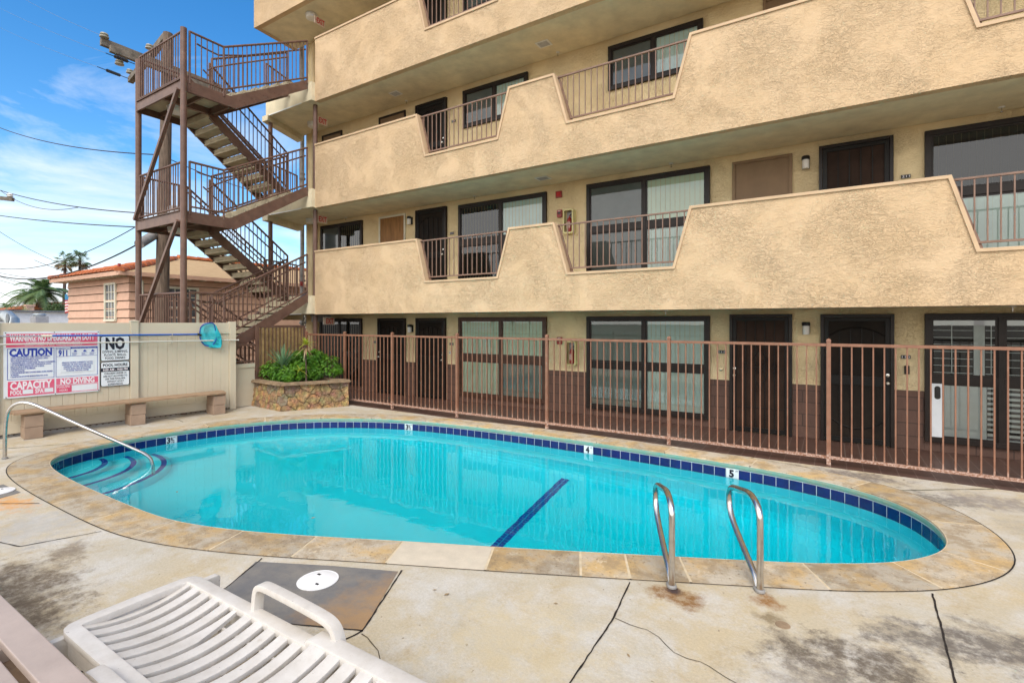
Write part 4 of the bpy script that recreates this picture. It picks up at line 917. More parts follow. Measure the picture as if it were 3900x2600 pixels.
t = metal_sign(.735,1.205,'black and white metal sign with the POOL HOURS', [('POOL HOURS',1.113,.050,.38,.035),('CHILDREN UNDER 14',.965,.032,.34,.025),('ARE NOT ALLOWED TO',.913,.032,.37,.025),('USE THE POOL/SPA',.861,.032,.31,.025),('WITHOUT ADULT',.809,.032,.26,.025),('SUPERVISION',.757,.032,.23,.025)], (1.015,1.085))
b = MB(); stext(b,'9:00 AM - 9:00 PM',1.815,1.030,.040,.38,S0+.004,.03); b.build('white_lettering', M['sign_letter'], t)
# ------------------------------------------------------------------ poles and net hanging on the fence
t = thing('skimmer_net_pole', 'blue and silver telescopic pole with turquoise leaf net hung on the fence', 'pool net', FP(2,.1,1.7))
MB().tube([FP(-2.5,.10,1.735),FP(.78,.10,1.712)], .0125, 10).build('silver_tube', M['nickel'], t, smooth=True)
MB().tube([FP(.76,.10,1.712),FP(.90,.10,1.711)], .021, 12).build('lock_grip', M['sash'], t, smooth=True)
MB().tube([FP(.90,.10,1.711),FP(3.22,.10,1.695)], .0155, 12).build('blue_tube', M['bluepole'], t, smooth=True)
MB().tube([FP(3.20,.10,1.70),FP(3.27,.10,1.67)], .024, 10).build('handle_joint', M['black'], t, smooth=True)
rim = [FP(3.26,.13,1.85),FP(3.33,.20,1.92),FP(3.45,.22,1.93),FP(3.50,.20,1.86),FP(3.55,.15,1.62),FP(3.53,.10,1.50),FP(3.46,.07,1.445),FP(3.36,.06,1.46),FP(3.28,.07,1.56),FP(3.25,.09,1.70)]
rp_ = [Vector(p) for p in rim]; rs = []
for i in range(len(rp_)):
    p0,p1,p2,p3 = [rp_[(i+k-1) % len(rp_)] for k in range(4)]
    for j in range(5):
        u = j/5; rs.append(.5*((2*p1)+(-p0+p2)*u+(2*p0-5*p1+4*p2-p3)*u*u+(-p0+3*p1-3*p2+p3)*u**3))
MB().tube(rs+[rs[0],rs[1]], .011, 8, False).build('net_rim', M['bluerim'], t, smooth=True)
tip = Vector(FP(3.66,.12,1.47)); cen = sum(rs, Vector())/len(rs); b = MB(); prev = rs; n = len(rs); rows = [rs]
for k in range(1, 8):
    f = k/7; cur = []
    for p in rs:
        c_ = cen.lerp(tip, f); sc_ = (1-f**2.2)*.98+.02; q = c_+(p-cen)*sc_+Vector((.02*sin(9*f+p.z*14), .01*sin(7*p.y), -.05*f*(1-f)+.012*sin(p.z*30+5*f))); cur.append(q)
    rows.append(cur)
for k in range(7): b.add(rows[k]+rows[k+1], [(i,(i+1) % n,(i+1) % n+n,i+n) for i in range(n)])
b.build('net_bag', M['net'], t, smooth=True)
t = thing('white_pole', 'long off white pole hung on the fence below the blue one', 'pole', FP(2,.1,1.57)); MB().tube([FP(-.35,.095,1.585),FP(4.02,.095,1.553)], .0135, 10).build('pole_tube', M['whitepole'], t, smooth=True); MB().tube([FP(4.02,.095,1.553),FP(4.035,.095,1.553)], .016, 10).build('end_cap', M['white'], t)
for s_, lab in ((2.73,'clear plastic pole hook on the middle fence panel'),(.12,'clear plastic pole hook near the warning sign edge')):
    t = thing('pole_hook', lab, 'hook', FP(s_,.03,1.65)); fbox(MB(), s_-.02, s_+.02, .01, .018, 1.50, 1.86).build('back_plate', M['vinyl'], t); b = MB()
    for z in (1.695,1.555): b.tube([FP(s_,.02,z-.035),FP(s_,.09,z-.035),FP(s_,.125,z-.015),FP(s_,.13,z+.02)], .006, 6)
    b.build('hook_arms', M['whitepole'], t)
# ------------------------------------------------------------------ bench along the fence
bn = thing('plank_bench', 'long plank bench on concrete blocks along the vinyl fence', 'bench', FP(2,.25,0))
for s0 in (.50,1.95,3.38):
    for k in range(2):
        fbox(MB(), s0+.006*k, s0+.235+.006*k, .085+.004*k, .455+.004*k, .004+.196*k, .196+.196*k).build('concrete_block', M['block'], bn, bevel=.006)
    fbox(MB(), s0-.02, s0+.255, .12, .43, .395, .425).build('cross_cleat', M['bench'], bn, bevel=.003)
for k, (d0, d1) in enumerate(((.09,.225),(.235,.345),(.355,.49))):
    fbox(MB(), .33+.02*k, 3.68-.03*k, d0, d1, .428, .466).build('seat_plank', M['bench'], bn, bevel=.004)
# ------------------------------------------------------------------ near bench (lower left corner)
nb = thing('near_plank_bench', 'taupe plank bench in the near corner beside the lounger', 'bench', (-3.4,.7,0))
for y0, y1 in ((.722,.845),(.545,.680),(.37,.50)): MB().box(-5.3,-1.2,y0,y1,.41,.45).build('seat_plank', M['nearbench'], nb, bevel=.005)
for x in (-4.9,-3.35,-1.6):
    MB().box(x-.05,x+.05,.38,.84,.345,.409).build('cross_beam', M['nearbench'], nb); MB().box(x-.15,x+.15,.42,.80,.004,.344).build('concrete_block', M['block'], nb, bevel=.006)
# ------------------------------------------------------------------ resin lounger
lg = thing('resin_sun_lounger', 'off white slatted resin sun lounger with one raised armrest', 'sun lounger', (-2.5,1.28,0))
XH, XS, YL, YR = -3.40, -2.17, .955, 1.625; slots = [-3.27+.1085*k for k in range(11)]
def dish(y): u = (y-(YL+YR)/2)/((YR-YL)/2); return .358-.045*(1-min(1, abs(u)/.8)**2)
ys = frange(YL+.075, YR-.075, 16)
def slat(mb, x0, x1, zoff=0):
    vs = []
    for y in ys:
        z = dish(y)+zoff; vs += [(x0,y,z),(x1,y,z),(x1,y,z-.026),(x0,y,z-.026)]
    n = len(ys); fs = [(4*i+j, 4*i+(j+1) % 4, 4*(i+1)+(j+1) % 4, 4*(i+1)+j) for i in range(n-1) for j in range(4)]+[(0,1,2,3),(4*n-1,4*n-2,4*n-3,4*n-4)]
    mb.add(vs, fs)
br = MB()
b = MB()   # frame of the back rest with rounded corners
def rail_strip(mb, y0, y1, x0, x1, z1, z0): mb.box(x0, x1, y0, y1, z0, z1)
b.prism([(XH+.09,YL),(XS,YL),(XS,YL+.078),(XH+.075,YL+.078),(XH+.075,YL+.12),(XH+.075,YR-.12),(XH+.075,YR-.078),(XS,YR-.078),(XS,YR),(XH+.09,YR),(XH+.04,YR-.012),(XH+.012,YR-.04),(XH,YR-.09),(XH-.008,(YL+YR)/2),(XH,YL+.09),(XH+.012,YL+.04),(XH+.04,YL+.012)], lambda p: (p[0],p[1],.325), lambda p: (p[0],p[1],.366))
bf = b.build('back_rest', M['resin'], lg, bevel=.010, smooth=True)
b = MB()
edges_ = [XH+.07]+slots+[XS+.03]
for k in range(len(edges_)-1):
    x0 = edges_[k]+(.020 if k else 0); x1 = edges_[k+1]-.020
    if k == 5: continue
    slat(b, x0, x1)
b.build('back_slats', M['resin'], lg, bevel=.003, smooth=True)
b = MB()
for y in (YL+.16, (YL+YR)/2, YR-.16): b.box(XH+.07, XS, y-.006, y+.006, .27, dish(y)-.027)
b.build('rib', M['resin'], lg)
# one slat has snapped near its right end
b = MB(); x0, x1 = edges_[5]+.011, edges_[6]-.011; ysv = ys[:]; vs = []
for y in ysv:
    z = dish(y); f = max(0, (y-1.33)/.22); vs += [(x0+.012*f,y,z-.004*f),(x1-.045*min(1,f)**.7,y,z-.006*f),(x1-.045*min(1,f)**.7,y,z-.026),(x0+.012*f,y,z-.024)]
n = len(ysv); b.add(vs, [(4*i+j,4*i+(j+1) % 4,4*(i+1)+(j+1) % 4,4*(i+1)+j) for i in range(n-1) for j in range(4)]+[(0,1,2,3),(4*n-1,4*n-2,4*n-3,4*n-4)])
o = b.build('cracked_slat', M['resin'], lg, smooth=True); o['label'] = 'slat cracked near its right end'
b = MB()
XE = -.45
for y0, y1 in ((YL-.03,YL+.065),(YR-.075,YR+.02)):
    b.prism([(XS-.01,.33),(XS-.02,.375),(XS+.0,.395),(XS+.04,.400),(XE,.400),(XE,.30),(XS,.30)], lambda p: (p[0],y0,p[1]), lambda p: (p[0],y1,p[1]))
b.build('seat_rail', M['resin'], lg, bevel=.010, smooth=True)
b = MB(); x = XS+.035; k = 0
while x < XE-.1: slat(b, x, x+(.11 if k == 0 else .076), .035); x += .137 if k == 0 else .1085; k += 1
b.build('seat_slats', M['resin'], lg, bevel=.003, smooth=True)
b = MB()   # base rails under the back rest, tail panel and legs
b.box(XH+.1, XE, YL+.012, YL+.055, .24, .324); b.box(XH+.1, XE, YR-.055, YR-.012, .24, .324)
b.build('base_rail', M['resin'], lg)
MB().yz([(.895,.004),(.945,.004),(1.00,.14),(1.06,.225),(1.56,.225),(1.63,.14),(1.68,.004),(1.735,.004),(1.752,.31),(1.735,.323),(.91,.323),(.885,.31)], XH+.02, XH+.065).build('tail_leg', M['resin'], lg, bevel=.005, smooth=True)
MB().box(XE-.05,XE,YL,YR,.0,.3).build('foot_leg', M['resin'], lg)
# arm rests: one bent flat band
def band(path, w0, th, name):
    pts = smooth_path(path, 3); vs = []; n = len(pts)
    for i, p in enumerate(pts):
        d = (pts[min(i+1,n-1)]-pts[max(i-1,0)]).normalized(); sd = Vector((0,1,0)); nn_ = d.cross(sd).normalized(); sd = nn_.cross(d).normalized()
        for a_, c_ in ((-1,-1),(1,-1),(1,1),(-1,1)): vs.append(p+sd*(w0/2*a_)+nn_*(th/2*c_))
    fs = [(4*i+j,4*i+(j+1) % 4,4*(i+1)+(j+1) % 4,4*(i+1)+j) for i in range(n-1) for j in range(4)]+[(3,2,1,0),(4*n-4,4*n-3,4*n-2,4*n-1)]
    return MB().add(vs, fs).build(name, M['resin'], lg, bevel=.007, smooth=True)
band([(-2.695,1.60,.20),(-2.69,1.61,.36),(-2.685,1.615,.47),(-2.655,1.618,.497),(-2.58,1.62,.50),(-2.18,1.635,.475),(-2.08,1.64,.455),(-2.045,1.642,.40),(-2.02,1.65,.25),(-1.99,1.66,.004)], .060, .034, 'arm_rest')
MB().prism([(-2.82,.30),(-2.82,.37),(-2.79,.405),(-2.72,.415),(-2.0,.415),(-2.0,.30)], lambda p: (p[0],.875,p[1]), lambda p: (p[0],.945,p[1])).build('arm_rest', M['resin'], lg, bevel=.012, smooth=True)
MB().box(-2.85,-2.79,.88,.94,.004,.30).build('leg', M['resin'], lg, bevel=.004); MB().box(-2.70,-2.66,1.575,1.63,.004,.24).build('leg', M['resin'], lg, bevel=.004)

# ------------------------------------------------------------------ steel stair tower
st = thing('steel_staircase', 'brown steel switchback staircase tower on pipe posts at the building end', 'staircase', (-12.6,6.8,0))
XA, XB, XC, XD = -11.62, -12.46, -12.56, -13.66      # front flight outer / inner, back flight inner / outer
XLP, YLP, YE = -13.80, 5.35, 6.31                     # landing
YTOP = 8.34
MB().tube([(XA,YLP-.02,0),(XA,YLP-.02,8.2)], .062, 18).build('post', M['brown'], st, smooth=True)
MB().tube([(XLP,YLP,0),(XLP,YLP,8.13)], .062, 18).build('post', M['brown'], st, smooth=True)
def flat_str(x, top, h, dep=.24, w=.06, slope=None):
    pass
def pickets(mb, p0, p1, h0, h1, n, r=.0125):
    for k in range(n+1):
        t_ = k/n; p = Vector(p0).lerp(Vector(p1), t_); mb.tube([(p.x,p.y,p.z+h0),(p.x,p.y,p.z+h1)], r, 6)
def guard(path, hb=.11, ht=1.05, hand=None, sp=.105, name='guard_rail', endpost=True, rt=.025):
    b = MB(); P_ = [Vector(p) for p in path]
    for i in range(len(P_)-1):
        b.tube([P_[i]+Vector((0,0,ht)), P_[i+1]+Vector((0,0,ht))], rt, 10); b.tube([P_[i]+Vector((0,0,hb)), P_[i+1]+Vector((0,0,hb))], rt*.85, 8)
    for p in P_: b.tube([p+Vector((0,0,-.04)), p+Vector((0,0,ht+.01))], .024, 8)
    o = b.build(name, M['brown'], st, smooth=True); b = MB()
    for i in range(len(P_)-1):
        n = max(2, int(Vector((P_[i+1].x-P_[i].x, P_[i+1].y-P_[i].y)).length/sp)); pickets(b, P_[i], P_[i+1], hb, ht, n)
    b.build('balusters', M['brown'], o, smooth=True); return o
def handrail(pts, name='hand_rail'):
    MB().tube(smooth_path(pts, 1), .019, 8).build(name, M['brown'], st, smooth=True)
for zl, zf_below, zf_top in ((1.48,0.0,2.65),(4.28,2.65,5.45),(7.07,5.45,8.25)):
    # stringers of the front flight, in one piece with the landing channel
    zt = zl+.05; rise = zf_top-zl
    def strg(x, y0):
        poly = [(y0,zt),(YE,zt),(YTOP,zt+rise+.02),(YTOP,zt+rise-.22),(YE+.13,zt-.24),(y0,zt-.24)]
        b = MB(); b.yz(poly, x-.006, x+.006)
        for (a_, c_) in (((y0,zt-.006),(YE,zt-.006)),((YE,zt-.006),(YTOP,zt+rise+.014)),((y0,zt-.234),(YE+.13,zt-.234)),((YE+.13,zt-.234),(YTOP,zt+rise-.214))):
            b.bar((x-.03*(1 if x > -12 else -1),a_[0],a_[1]),(x-.03*(1 if x > -12 else -1),c_[0],c_[1]),.07,.012)
        return b
    strg(XA, YLP+.03).build('stringer', M['brown'], st); strg(XB, YE-.01).build('stringer', M['brown'], st)
    b = MB()
    for k in range(7):
        t_ = (k+.5)/7; yb = YE+.13+(YTOP-YE)*t_; zb = zt-.10+rise*t_
        for q in (-.05,.05): b.lathe((XA+.006, yb+q, zb-.02*q), [(.012,0),(.010,.008)], 8, 'x')
    for z_ in (zt-.05,zt-.12,zt-.19): b.lathe((XA+.006, YLP+.12, z_), [(.014,0),(.012,.009)], 8, 'x')
    b.build('bolts', M['brown'], st)
    # landing: edge channels and slab
    b = MB(); b.box(XLP+.05,XA-.05,YLP-.045,YLP-.033,zt-.24,zt); b.box(XLP+.05,XA-.05,YLP-.075,YLP-.046,zt-.012,zt); b.box(XLP+.05,XA-.05,YLP-.075,YLP-.046,zt-.24,zt-.228)
    b.box(XLP-.006,XLP+.006,YLP+.06,YE+.05,zt-.24,zt); b.box(XLP+.007,XA-.007,YE+.0,YE+.05,zt-.24,zt-.075)
    b.box(-12.60,-12.52,YLP-.03,YE-.001,zt-.22,zt-.075); b.box(XLP+.01,XA-.01,5.80,5.84,zt-.18,zt-.075); b.build('landing_beam', M['brown'], st)
    b = MB(); b.box(XLP+.008,XA-.008,YLP-.03,YE+.045,zl-.025,zl+.03); b.build('landing_slab', M['cream'], st)
    # treads of the front flight
    nr = 7
    for k in range(nr-1):
        y = YE+.05+(YTOP-YE-.05)*k/nr*1.0; z = zl+rise*(k+1)/nr; b = MB()
        b.box(XB+.008,XA-.008,y,y+(YTOP-YE)/nr+.035,z-.055,z); b.box(XB+.008,XA-.008,y,y+.035,z-.13,z-.056); b.build('tread', M['cream'], st, bevel=.006)
    # back flight rises from the floor below at the building to the landing
    rb = zl-zf_below; nb_ = 9
    def zs(y): return zl+.02-(y-YE)*(rb-.0)/(YTOP-YE+.06)
    for x in (XC, XD):
        b = MB(); b.yz([(YE+.02,zs(YE)+.02),(YTOP+.08,zs(YTOP+.08)+.02),(YTOP+.08,max(zf_below+.005,zs(YTOP+.08)-.26)),(YTOP-.2,zs(YTOP-.2)-.24),(YE+.02,zs(YE)-.24)], x-.006, x+.006)
        sgn = 1 if x == XD else -1
        b.bar((x+.028*sgn,YE+.02,zs(YE)+.014),(x+.028*sgn,YTOP+.08,zs(YTOP+.08)+.014),.06,.012); b.bar((x+.028*sgn,YE+.02,zs(YE)-.234),(x+.028*sgn,YTOP-.1,zs(YTOP-.1)-.234),.06,.012)
        b.build('stringer', M['brown'], st)
    for k in range(nb_-1):
        t_ = (k+1)/nb_; y = YE+(YTOP+.06-YE)*t_-.22; z = zl-rb*t_; b = MB()
        b.box(XD+.008,XC-.008,y-.04,y+(YTOP-YE)/nb_+.02,z-.05,z); b.box(XD+.008,XC-.008,y-.045,y-.012,z+.002,z+.085); b.build('tread', M['cream'], st, bevel=.006)
    # guards
    guard([(XLP+.07,YLP,zl+.03),(XA-.07,YLP,zl+.03)], .10, 1.07)
    guard([(XLP+.0,YLP+.08,zl+.03),(XLP,YE-.08,zl+.03)], .10, 1.07)
    guard([(XA,YLP+.10,zl+.03),(XA,YE-.14,zl+.03),(XA,YTOP-.02,zf_top+.0)], .12, 1.08)
    guard([(XB+.01,YE+.02,zl+.14),(XB+.01,YTOP-.05,zf_top+.0)], .10, 1.0)
    guard([(XC-.01,YE+.03,zs(YE)+.02),(XC-.01,YTOP+.05,zs(YTOP)+.02)], .08, 1.03)
    guard([(XD,YE+.03,zs(YE)+.02),(XD,YTOP+.05,zs(YTOP)+.02)], .08, 1.03)
    handrail([(XA-.07,YLP+.28,zl+.95),(XA-.07,YLP+.38,zl+.93),(XA-.07,YE-.1,zl+.90),(XA-.07,YTOP-.02,zf_top+.88)])
    handrail([(XB+.09,YE-.1,zl+.8),(XB+.09,YE,zl+.92),(XB+.09,YTOP-.05,zf_top+.86)]); handrail([(XC-.09,YE-.08,zl+.9),(XC-.09,YTOP,zs(YTOP)+.90)])
    handrail([(XD+.08,YE,zl+.92),(XD+.08,YTOP,zs(YTOP)+.90)])
    # diagonal brace in the outer bay
    if zl > 2: MB().bar((XA-.07,YLP-.10,zt-.22),(XLP+.06,YLP-.10,zt-2.8+.02),.072,.072,(0,1,0)).build('brace', M['brown'], st, bevel=.004)
MB().bar((XA-.07,YLP-.10,1.28),(XLP+.06,YLP-.10,.02),.072,.072,(0,1,0)).build('brace', M['brown'], st, bevel=.004)
# bay guards at every floor, left end of the walkway
for k, z0 in enumerate(LV[:3]):
    guard([(-13.62,8.42,z0+.50),(-14.12,9.75,z0+.50)], .10, 1.07, name='end_guard_rail')
t = thing('fire_standpipe', 'grey fire standpipe with valves rising at the building corner', 'standpipe', (-14.02,9.72,0))
MB().tube([(-14.28,10.05,0),(-14.28,10.05,11.8)], .062, 14).build('riser', M['pipe'], t, smooth=True)
for z in (1.9,3.25,6.0,6.5,8.9):
    MB().lathe((-14.28,10.05,z), [(.09,0),(.10,.02),(.10,.05),(.07,.07),(.07,.16),(.09,.17),(.09,.2)], 14).build('valve_body', M['pipe'], t, smooth=True)
    if z in (3.25,6.0,8.9): MB().lathe((-14.20,9.96,z-.15), [(.05,0),(.055,.02),(.055,.1),(.03,.14)], 12).build('red_cap', M['red'], t, smooth=True)

random.seed(9)
b = MB()
for _ in range(70):
    x, y = random.choice(((random.uniform(-6.5,1.5), random.uniform(.6,3.2)), (random.uniform(-11.2,-9.8), random.uniform(6.2,6.5)), (random.uniform(-9,1.5), random.uniform(7.8,8.0)), (random.uniform(-11.3,-10.6), random.uniform(2.5,5.8))))
    if min((x-p[0])**2+(y-p[1])**2 for p in OUT[::6]) < .02: continue
    a = random.uniform(0, 6.28); l = random.uniform(.008,.028); w = l*random.uniform(.3,.7); z = .006+random.random()*.002
    b.add([(x-l*cos(a),y-l*sin(a),z),(x+w*sin(a),y-w*cos(a),z+.003),(x+l*cos(a),y+l*sin(a),z),(x-w*sin(a),y+w*cos(a),z+.001)], [(0,1,2,3)])
o = b.build('leaf_litter', M['deadpalm'], fix=False); tag(o, 'scattered dead leaf scraps and grit on the pool deck', 'litter'); o['kind'] = 'stuff'
# ------------------------------------------------------------------ stone planter
pl = thing('stone_planter', 'golden field stone planter with timber cap beside the pool fence', 'planter', (-10.6,7.3,0))
PA, PB, PC, PD = (-12.0,6.82), (-10.17,6.66), (-9.54,7.93), (-11.70,8.02)
random.seed(11); seeds = []
Lf = hypot(PB[0]-PA[0],PB[1]-PA[1]); Lr = hypot(PC[0]-PB[0],PC[1]-PB[1]); Lt = Lf+Lr
tries = 0
while len(seeds) < 40 and tries < 9000:
    tries += 1; p = (random.uniform(0,Lt), random.uniform(-.03,.56))
    if all(hypot((p[0]-q[0])*.85, p[1]-q[1]) > (.20 if tries < 2500 else .13) for q in seeds): seeds.append(p)
pal = [(.54,.34,.15),(.60,.40,.19),(.40,.27,.14),(.36,.30,.22),(.50,.31,.14),(.27,.20,.14),(.58,.37,.17)]
scol = [random.choice(pal) for _ in seeds]
def fieldstone():
    nu, nv = 300, 66; vs = []; cols = []
    for i in range(nu+1):
        u = Lt*i/nu
        for j in range(nv+1):
            v = .548*j/nv
            uu = u+.05*mnoise.noise((u*7, v*7, 1.3))+.015*mnoise.noise((u*25, v*25, 3)); vv = v+.05*mnoise.noise((u*7, v*7, 7.9))+.015*mnoise.noise((u*25,v*25,9))
            d = sorted((hypot(uu-s_[0], (vv-s_[1])*1.1), k) for k, s_ in enumerate(seeds))[:2]
            e = (d[1][0]-d[0][0]); h = min(1, e/.022)
            hh = (1-(1-h)**2)*.04+.03*scol[d[0][1]][0]+.024*mnoise.noise((u*9, v*9, 2))+.012*mnoise.noise((u*24, v*24, 4))+.02*mnoise.noise((u*2.2,v*2.2,5))
            bat = .09*(1-v/.55)     # battered face
            if u < Lf: t_ = u/Lf; P0, P1 = PA, PB
            else: t_ = (u-Lf)/Lr; P0, P1 = PB, PC
            x = P0[0]+(P1[0]-P0[0])*t_; y = P0[1]+(P1[1]-P0[1])*t_
            na = Vector((PB[1]-PA[1], -(PB[0]-PA[0]))).normalized(); nb2 = Vector((PC[1]-PB[1], -(PC[0]-PB[0]))).normalized()
            w_ = min(1, max(0, (u-Lf+.05)/.10)); nn_ = (na*(1-w_)+nb2*w_).normalized()
            vs.append((x+nn_.x*(hh+bat-.09), y+nn_.y*(hh+bat-.09), v))
            g = .32 if h < .3 else 1; c_ = [q_*(1+.35*mnoise.noise((u*8, v*8, 6+i_))) for i_, q_ in enumerate(scol[d[0][1]])]; cols.append((c_[0]*g if g < 1 else c_[0], c_[1]*g if g < 1 else c_[1], c_[2]*g if g < 1 else c_[2], 1))
    fs = [(i*(nv+1)+j, (i+1)*(nv+1)+j, (i+1)*(nv+1)+j+1, i*(nv+1)+j+1) for i in range(nu) for j in range(nv)]
    o = MB().add(vs, fs).build('stone_wall', M['stone'], pl, smooth=True, fix=False)
    a = o.data.color_attributes.new('stone', 'FLOAT_COLOR', 'POINT')
    for i, c_ in enumerate(cols): a.data[i].color = c_
    for p in o.data.polygons: p.use_smooth = True
fieldstone()
b = MB(); b.add([(*PA,.0),(*PD,.0),(*PC,.0),(*PA,.55),(*PD,.55),(*PC,.55)], [(0,1,4,3),(1,2,5,4)]); b.build('rear_wall', M['block'], pl)
def capboard(a, c, w, name='timber_cap', z=.555, ins=.0):
    a = Vector(a); c = Vector(c); d = (c-a).normalized(); n_ = Vector((-d.y, d.x))   # inward (left of direction)
    for k, (o0, o1, z0, z1) in enumerate(((-.06,w-.09,z,z+.028),(-.03,w-.06,z+.0285,z+.055))):
        q = [a+n_*o0-d*.03, c+n_*o0+d*.03, c+n_*o1-d*.02, a+n_*o1+d*.02]; MB().xy([tuple(p) for p in q], z0+.0005*ins, z1+.0005*ins).build(name, M['plantwood'], pl, bevel=.003)
capboard(PA, PB, .20, ins=0); capboard(PB, PC, .20, ins=2); capboard(PC, PD, .20, ins=4); capboard(PD, PA, .20, ins=6)
MB().xy([(PA[0]+.08,PA[1]+.06),(PB[0]-.03,PB[1]+.07),(PC[0]-.10,PC[1]-.05),(PD[0]+.08,PD[1]-.08)], .42, .53).build('soil', M['soil'], pl)
# plants
def leaf(mb, p, d, up, l, w, fold=.15):
    d = d.normalized(); s_ = d.cross(up)
    if s_.length < .01: s_ = Vector((1,0,0))
    s_.normalize(); n_ = s_.cross(d)
    mb.add([p, p+d*l*.5+s_*w/2+n_*l*fold*.5, p+d*l, p+d*l*.5-s_*w/2+n_*l*fold*.5, p+d*l*.5-n_*l*.02], [(0,1,4),(1,2,4),(2,3,4),(3,0,4)])
def rnd_dir(zmin=-1):
    while True:
        v = Vector((random.uniform(-1,1),random.uniform(-1,1),random.uniform(zmin,1)))
        if .1 < v.length < 1: return v.normalized()
random.seed(5)
def shrub(name, label, blobs, n, z0):
    blobs = [(q[0]-.10, q[1]+.20, q[2]+.03, q[3]*.92, q[4]) for q in blobs]; c = blobs[0]; t = thing(name, label, 'shrub', (c[0],c[1],z0), 'green shrubs in the stone planter'); b = MB(); tw = MB()
    for _ in range(n):
        bx, by, bz, rx, rz = random.choice(blobs); d = rnd_dir(-.45); r = random.uniform(.62,1.03)
        k = 1+.22*mnoise.noise((d.x*2.3+bx*3, d.y*2.3, d.z*2.3)); p = Vector((bx+d.x*rx*r*k, by+d.y*rx*r*k, bz+d.z*rz*r*k))
        if p.z < .5: continue
        if random.random() < .06: tw.tube([(bx+random.uniform(-.04,.04),by+random.uniform(-.04,.04),.5), tuple(p)], .004, 4)
        m_ = random.randint(6,8); ax = (d+Vector((0,0,.6))).normalized(); a = ax.orthogonal().normalized(); c_ = ax.cross(a); l = random.uniform(.035,.062)
        for q in range(m_):
            an = 2*pi*q/m_+random.random(); dd = (a*cos(an)+c_*sin(an))+ax*random.uniform(.15,.7); leaf(b, p, dd, ax, l, l*.42)
    b.build('foliage', M['shrub'], t, fix=False); tw.build('twigs', M['bark'], t)
shrub('planter_shrub','low glossy green shrub filling the left of the planter',[(-11.1,6.92,.74,.34,.26),(-10.75,6.92,.68,.28,.22),(-11.25,7.2,.80,.28,.24),(-10.5,6.88,.62,.2,.14)],1250,.53)
shrub('planter_shrub','rounded glossy green shrub in the middle of the planter',[(-10.65,7.35,.90,.40,.36),(-10.40,7.10,.72,.30,.26),(-10.40,7.55,.98,.30,.28),(-10.9,7.55,.95,.34,.26)],1900,.53)
shrub('planter_shrub','small glossy green shrub leaning over the planter corner toward the fence',[(-10.00,7.66,.86,.27,.26),(-10.15,7.38,.70,.18,.16),(-9.85,7.75,.76,.12,.12)],520,.53)
def rosette(mb, c, n, l, w, e0, e1, droop=.2, segs=4):
    for k in range(n):
        an = random.uniform(0,2*pi); el = random.uniform(e0,e1); d = Vector((cos(an)*cos(el), sin(an)*cos(el), sin(el))); ll = l*random.uniform(.75,1.1); p = Vector(c); vs = []; s_ = Vector((-sin(an),cos(an),0))
        for j in range(segs+1):
            t_ = j/segs; ww = w*(1-t_**1.7)*(.6+.4*min(1,t_*4)); q = p+d*(ll*t_)-Vector((0,0,droop*ll*t_*t_)); vs += [q+s_*ww/2, q-Vector((0,0,ww*.15)), q-s_*ww/2]
        mb.add(vs, [(3*j+a,3*j+a+1,3*j+a+4,3*j+a+3) for j in range(segs) for a in (0,1)])
t = thing('yucca', 'spiky blue green yucca rising from the planter shrubs', 'yucca', (-10.72,7.0,.53)); b = MB(); rosette(b,(-10.85,7.12,.92),40,.58,.05,.6,1.45,.05); rosette(b,(-10.85,7.12,.78),34,.42,.045,.1,.9,.15); b.build('blades', M['yucca'], t, fix=False); MB().tube([(-10.85,7.12,.50),(-10.85,7.12,.95)], .035, 8).build('stem', M['bark'], t)
t = thing('dracaena', 'thin stemmed dracaena with a yellow green leaf tuft above the planter', 'dracaena', (-10.12,7.3,.53)); MB().tube([(-10.12,7.22,.50),(-10.14,7.24,.85),(-10.13,7.22,1.1),(-10.15,7.23,1.42)], [.02,.016,.014,.02], 8).build('stem', M['bark'], t, smooth=True)
b = MB(); rosette(b,(-10.15,7.23,1.44),26,.32,.042,.0,1.3,.35); b.build('leaf_tuft', M['yellowleaf'], t, fix=False); b = MB(); rosette(b,(-10.15,7.23,1.38),9,.30,.035,-1.1,-.4,.25); b.build('dead_leaves', M['deadpalm'], t, fix=False)
b = MB(); rosette(b,(-10.2,7.12,.86),14,.26,.035,-.3,1.2,.35); b.build('side_tuft', M['yellowleaf'], t, fix=False)

# ------------------------------------------------------------------ neighbours beyond the fence
HX, HY = -18.8, 7.04
hs = thing('pink_house', 'pink clapboard house with tan hipped roof and terracotta ridge tiles', 'house', (-21.3,12,0))
HL = 5.1; HD = 11.0; HZ = 3.5
MB().box(HX-HL,HX,HY,HY+HD,-.3,HZ).build('wall', M['siding'], hs)
b = MB()
for k in range(1, 13):
    z = HZ-.02-.275*k
    if z < .1: break
    b.add([(HX-HL-.02,HY-.04,z),(HX+.04,HY-.04,z),(HX+.04,HY+HD,z),(HX+.004,HY+HD,z+.27),(HX+.004,HY-.004,z+.27),(HX-HL,HY-.004,z+.27)], [(0,1,4,5),(1,2,3,4)])
    b.add([(HX-HL-.02,HY-.04,z),(HX+.04,HY-.04,z),(HX+.04,HY+HD,z),(HX,HY+HD,z-.012),(HX,HY,z-.012),(HX-HL,HY,z-.012)], [(0,5,4,1),(1,4,3,2)])
b.build('clapboards', M['siding'], hs)
b = MB()
for k in range(1, 8): z = HZ-.02-.275*k; b.box(HX-HL-.015,HX+.02,HY-.025,HY-.012,z-.022,z-.001); b.box(HX+.012,HX+.025,HY-.01,HY+HD,z-.022,z-.001)
b.build('lap_shadows', M['crack'], hs)  # dark strips painting the shadow below each clapboard lap
ov = .42; X0, X1, Y0, Y1 = HX-HL-ov, HX+ov, HY-ov, HY+HD+ov; hw = (X1-X0)/2; RZ = HZ+.93
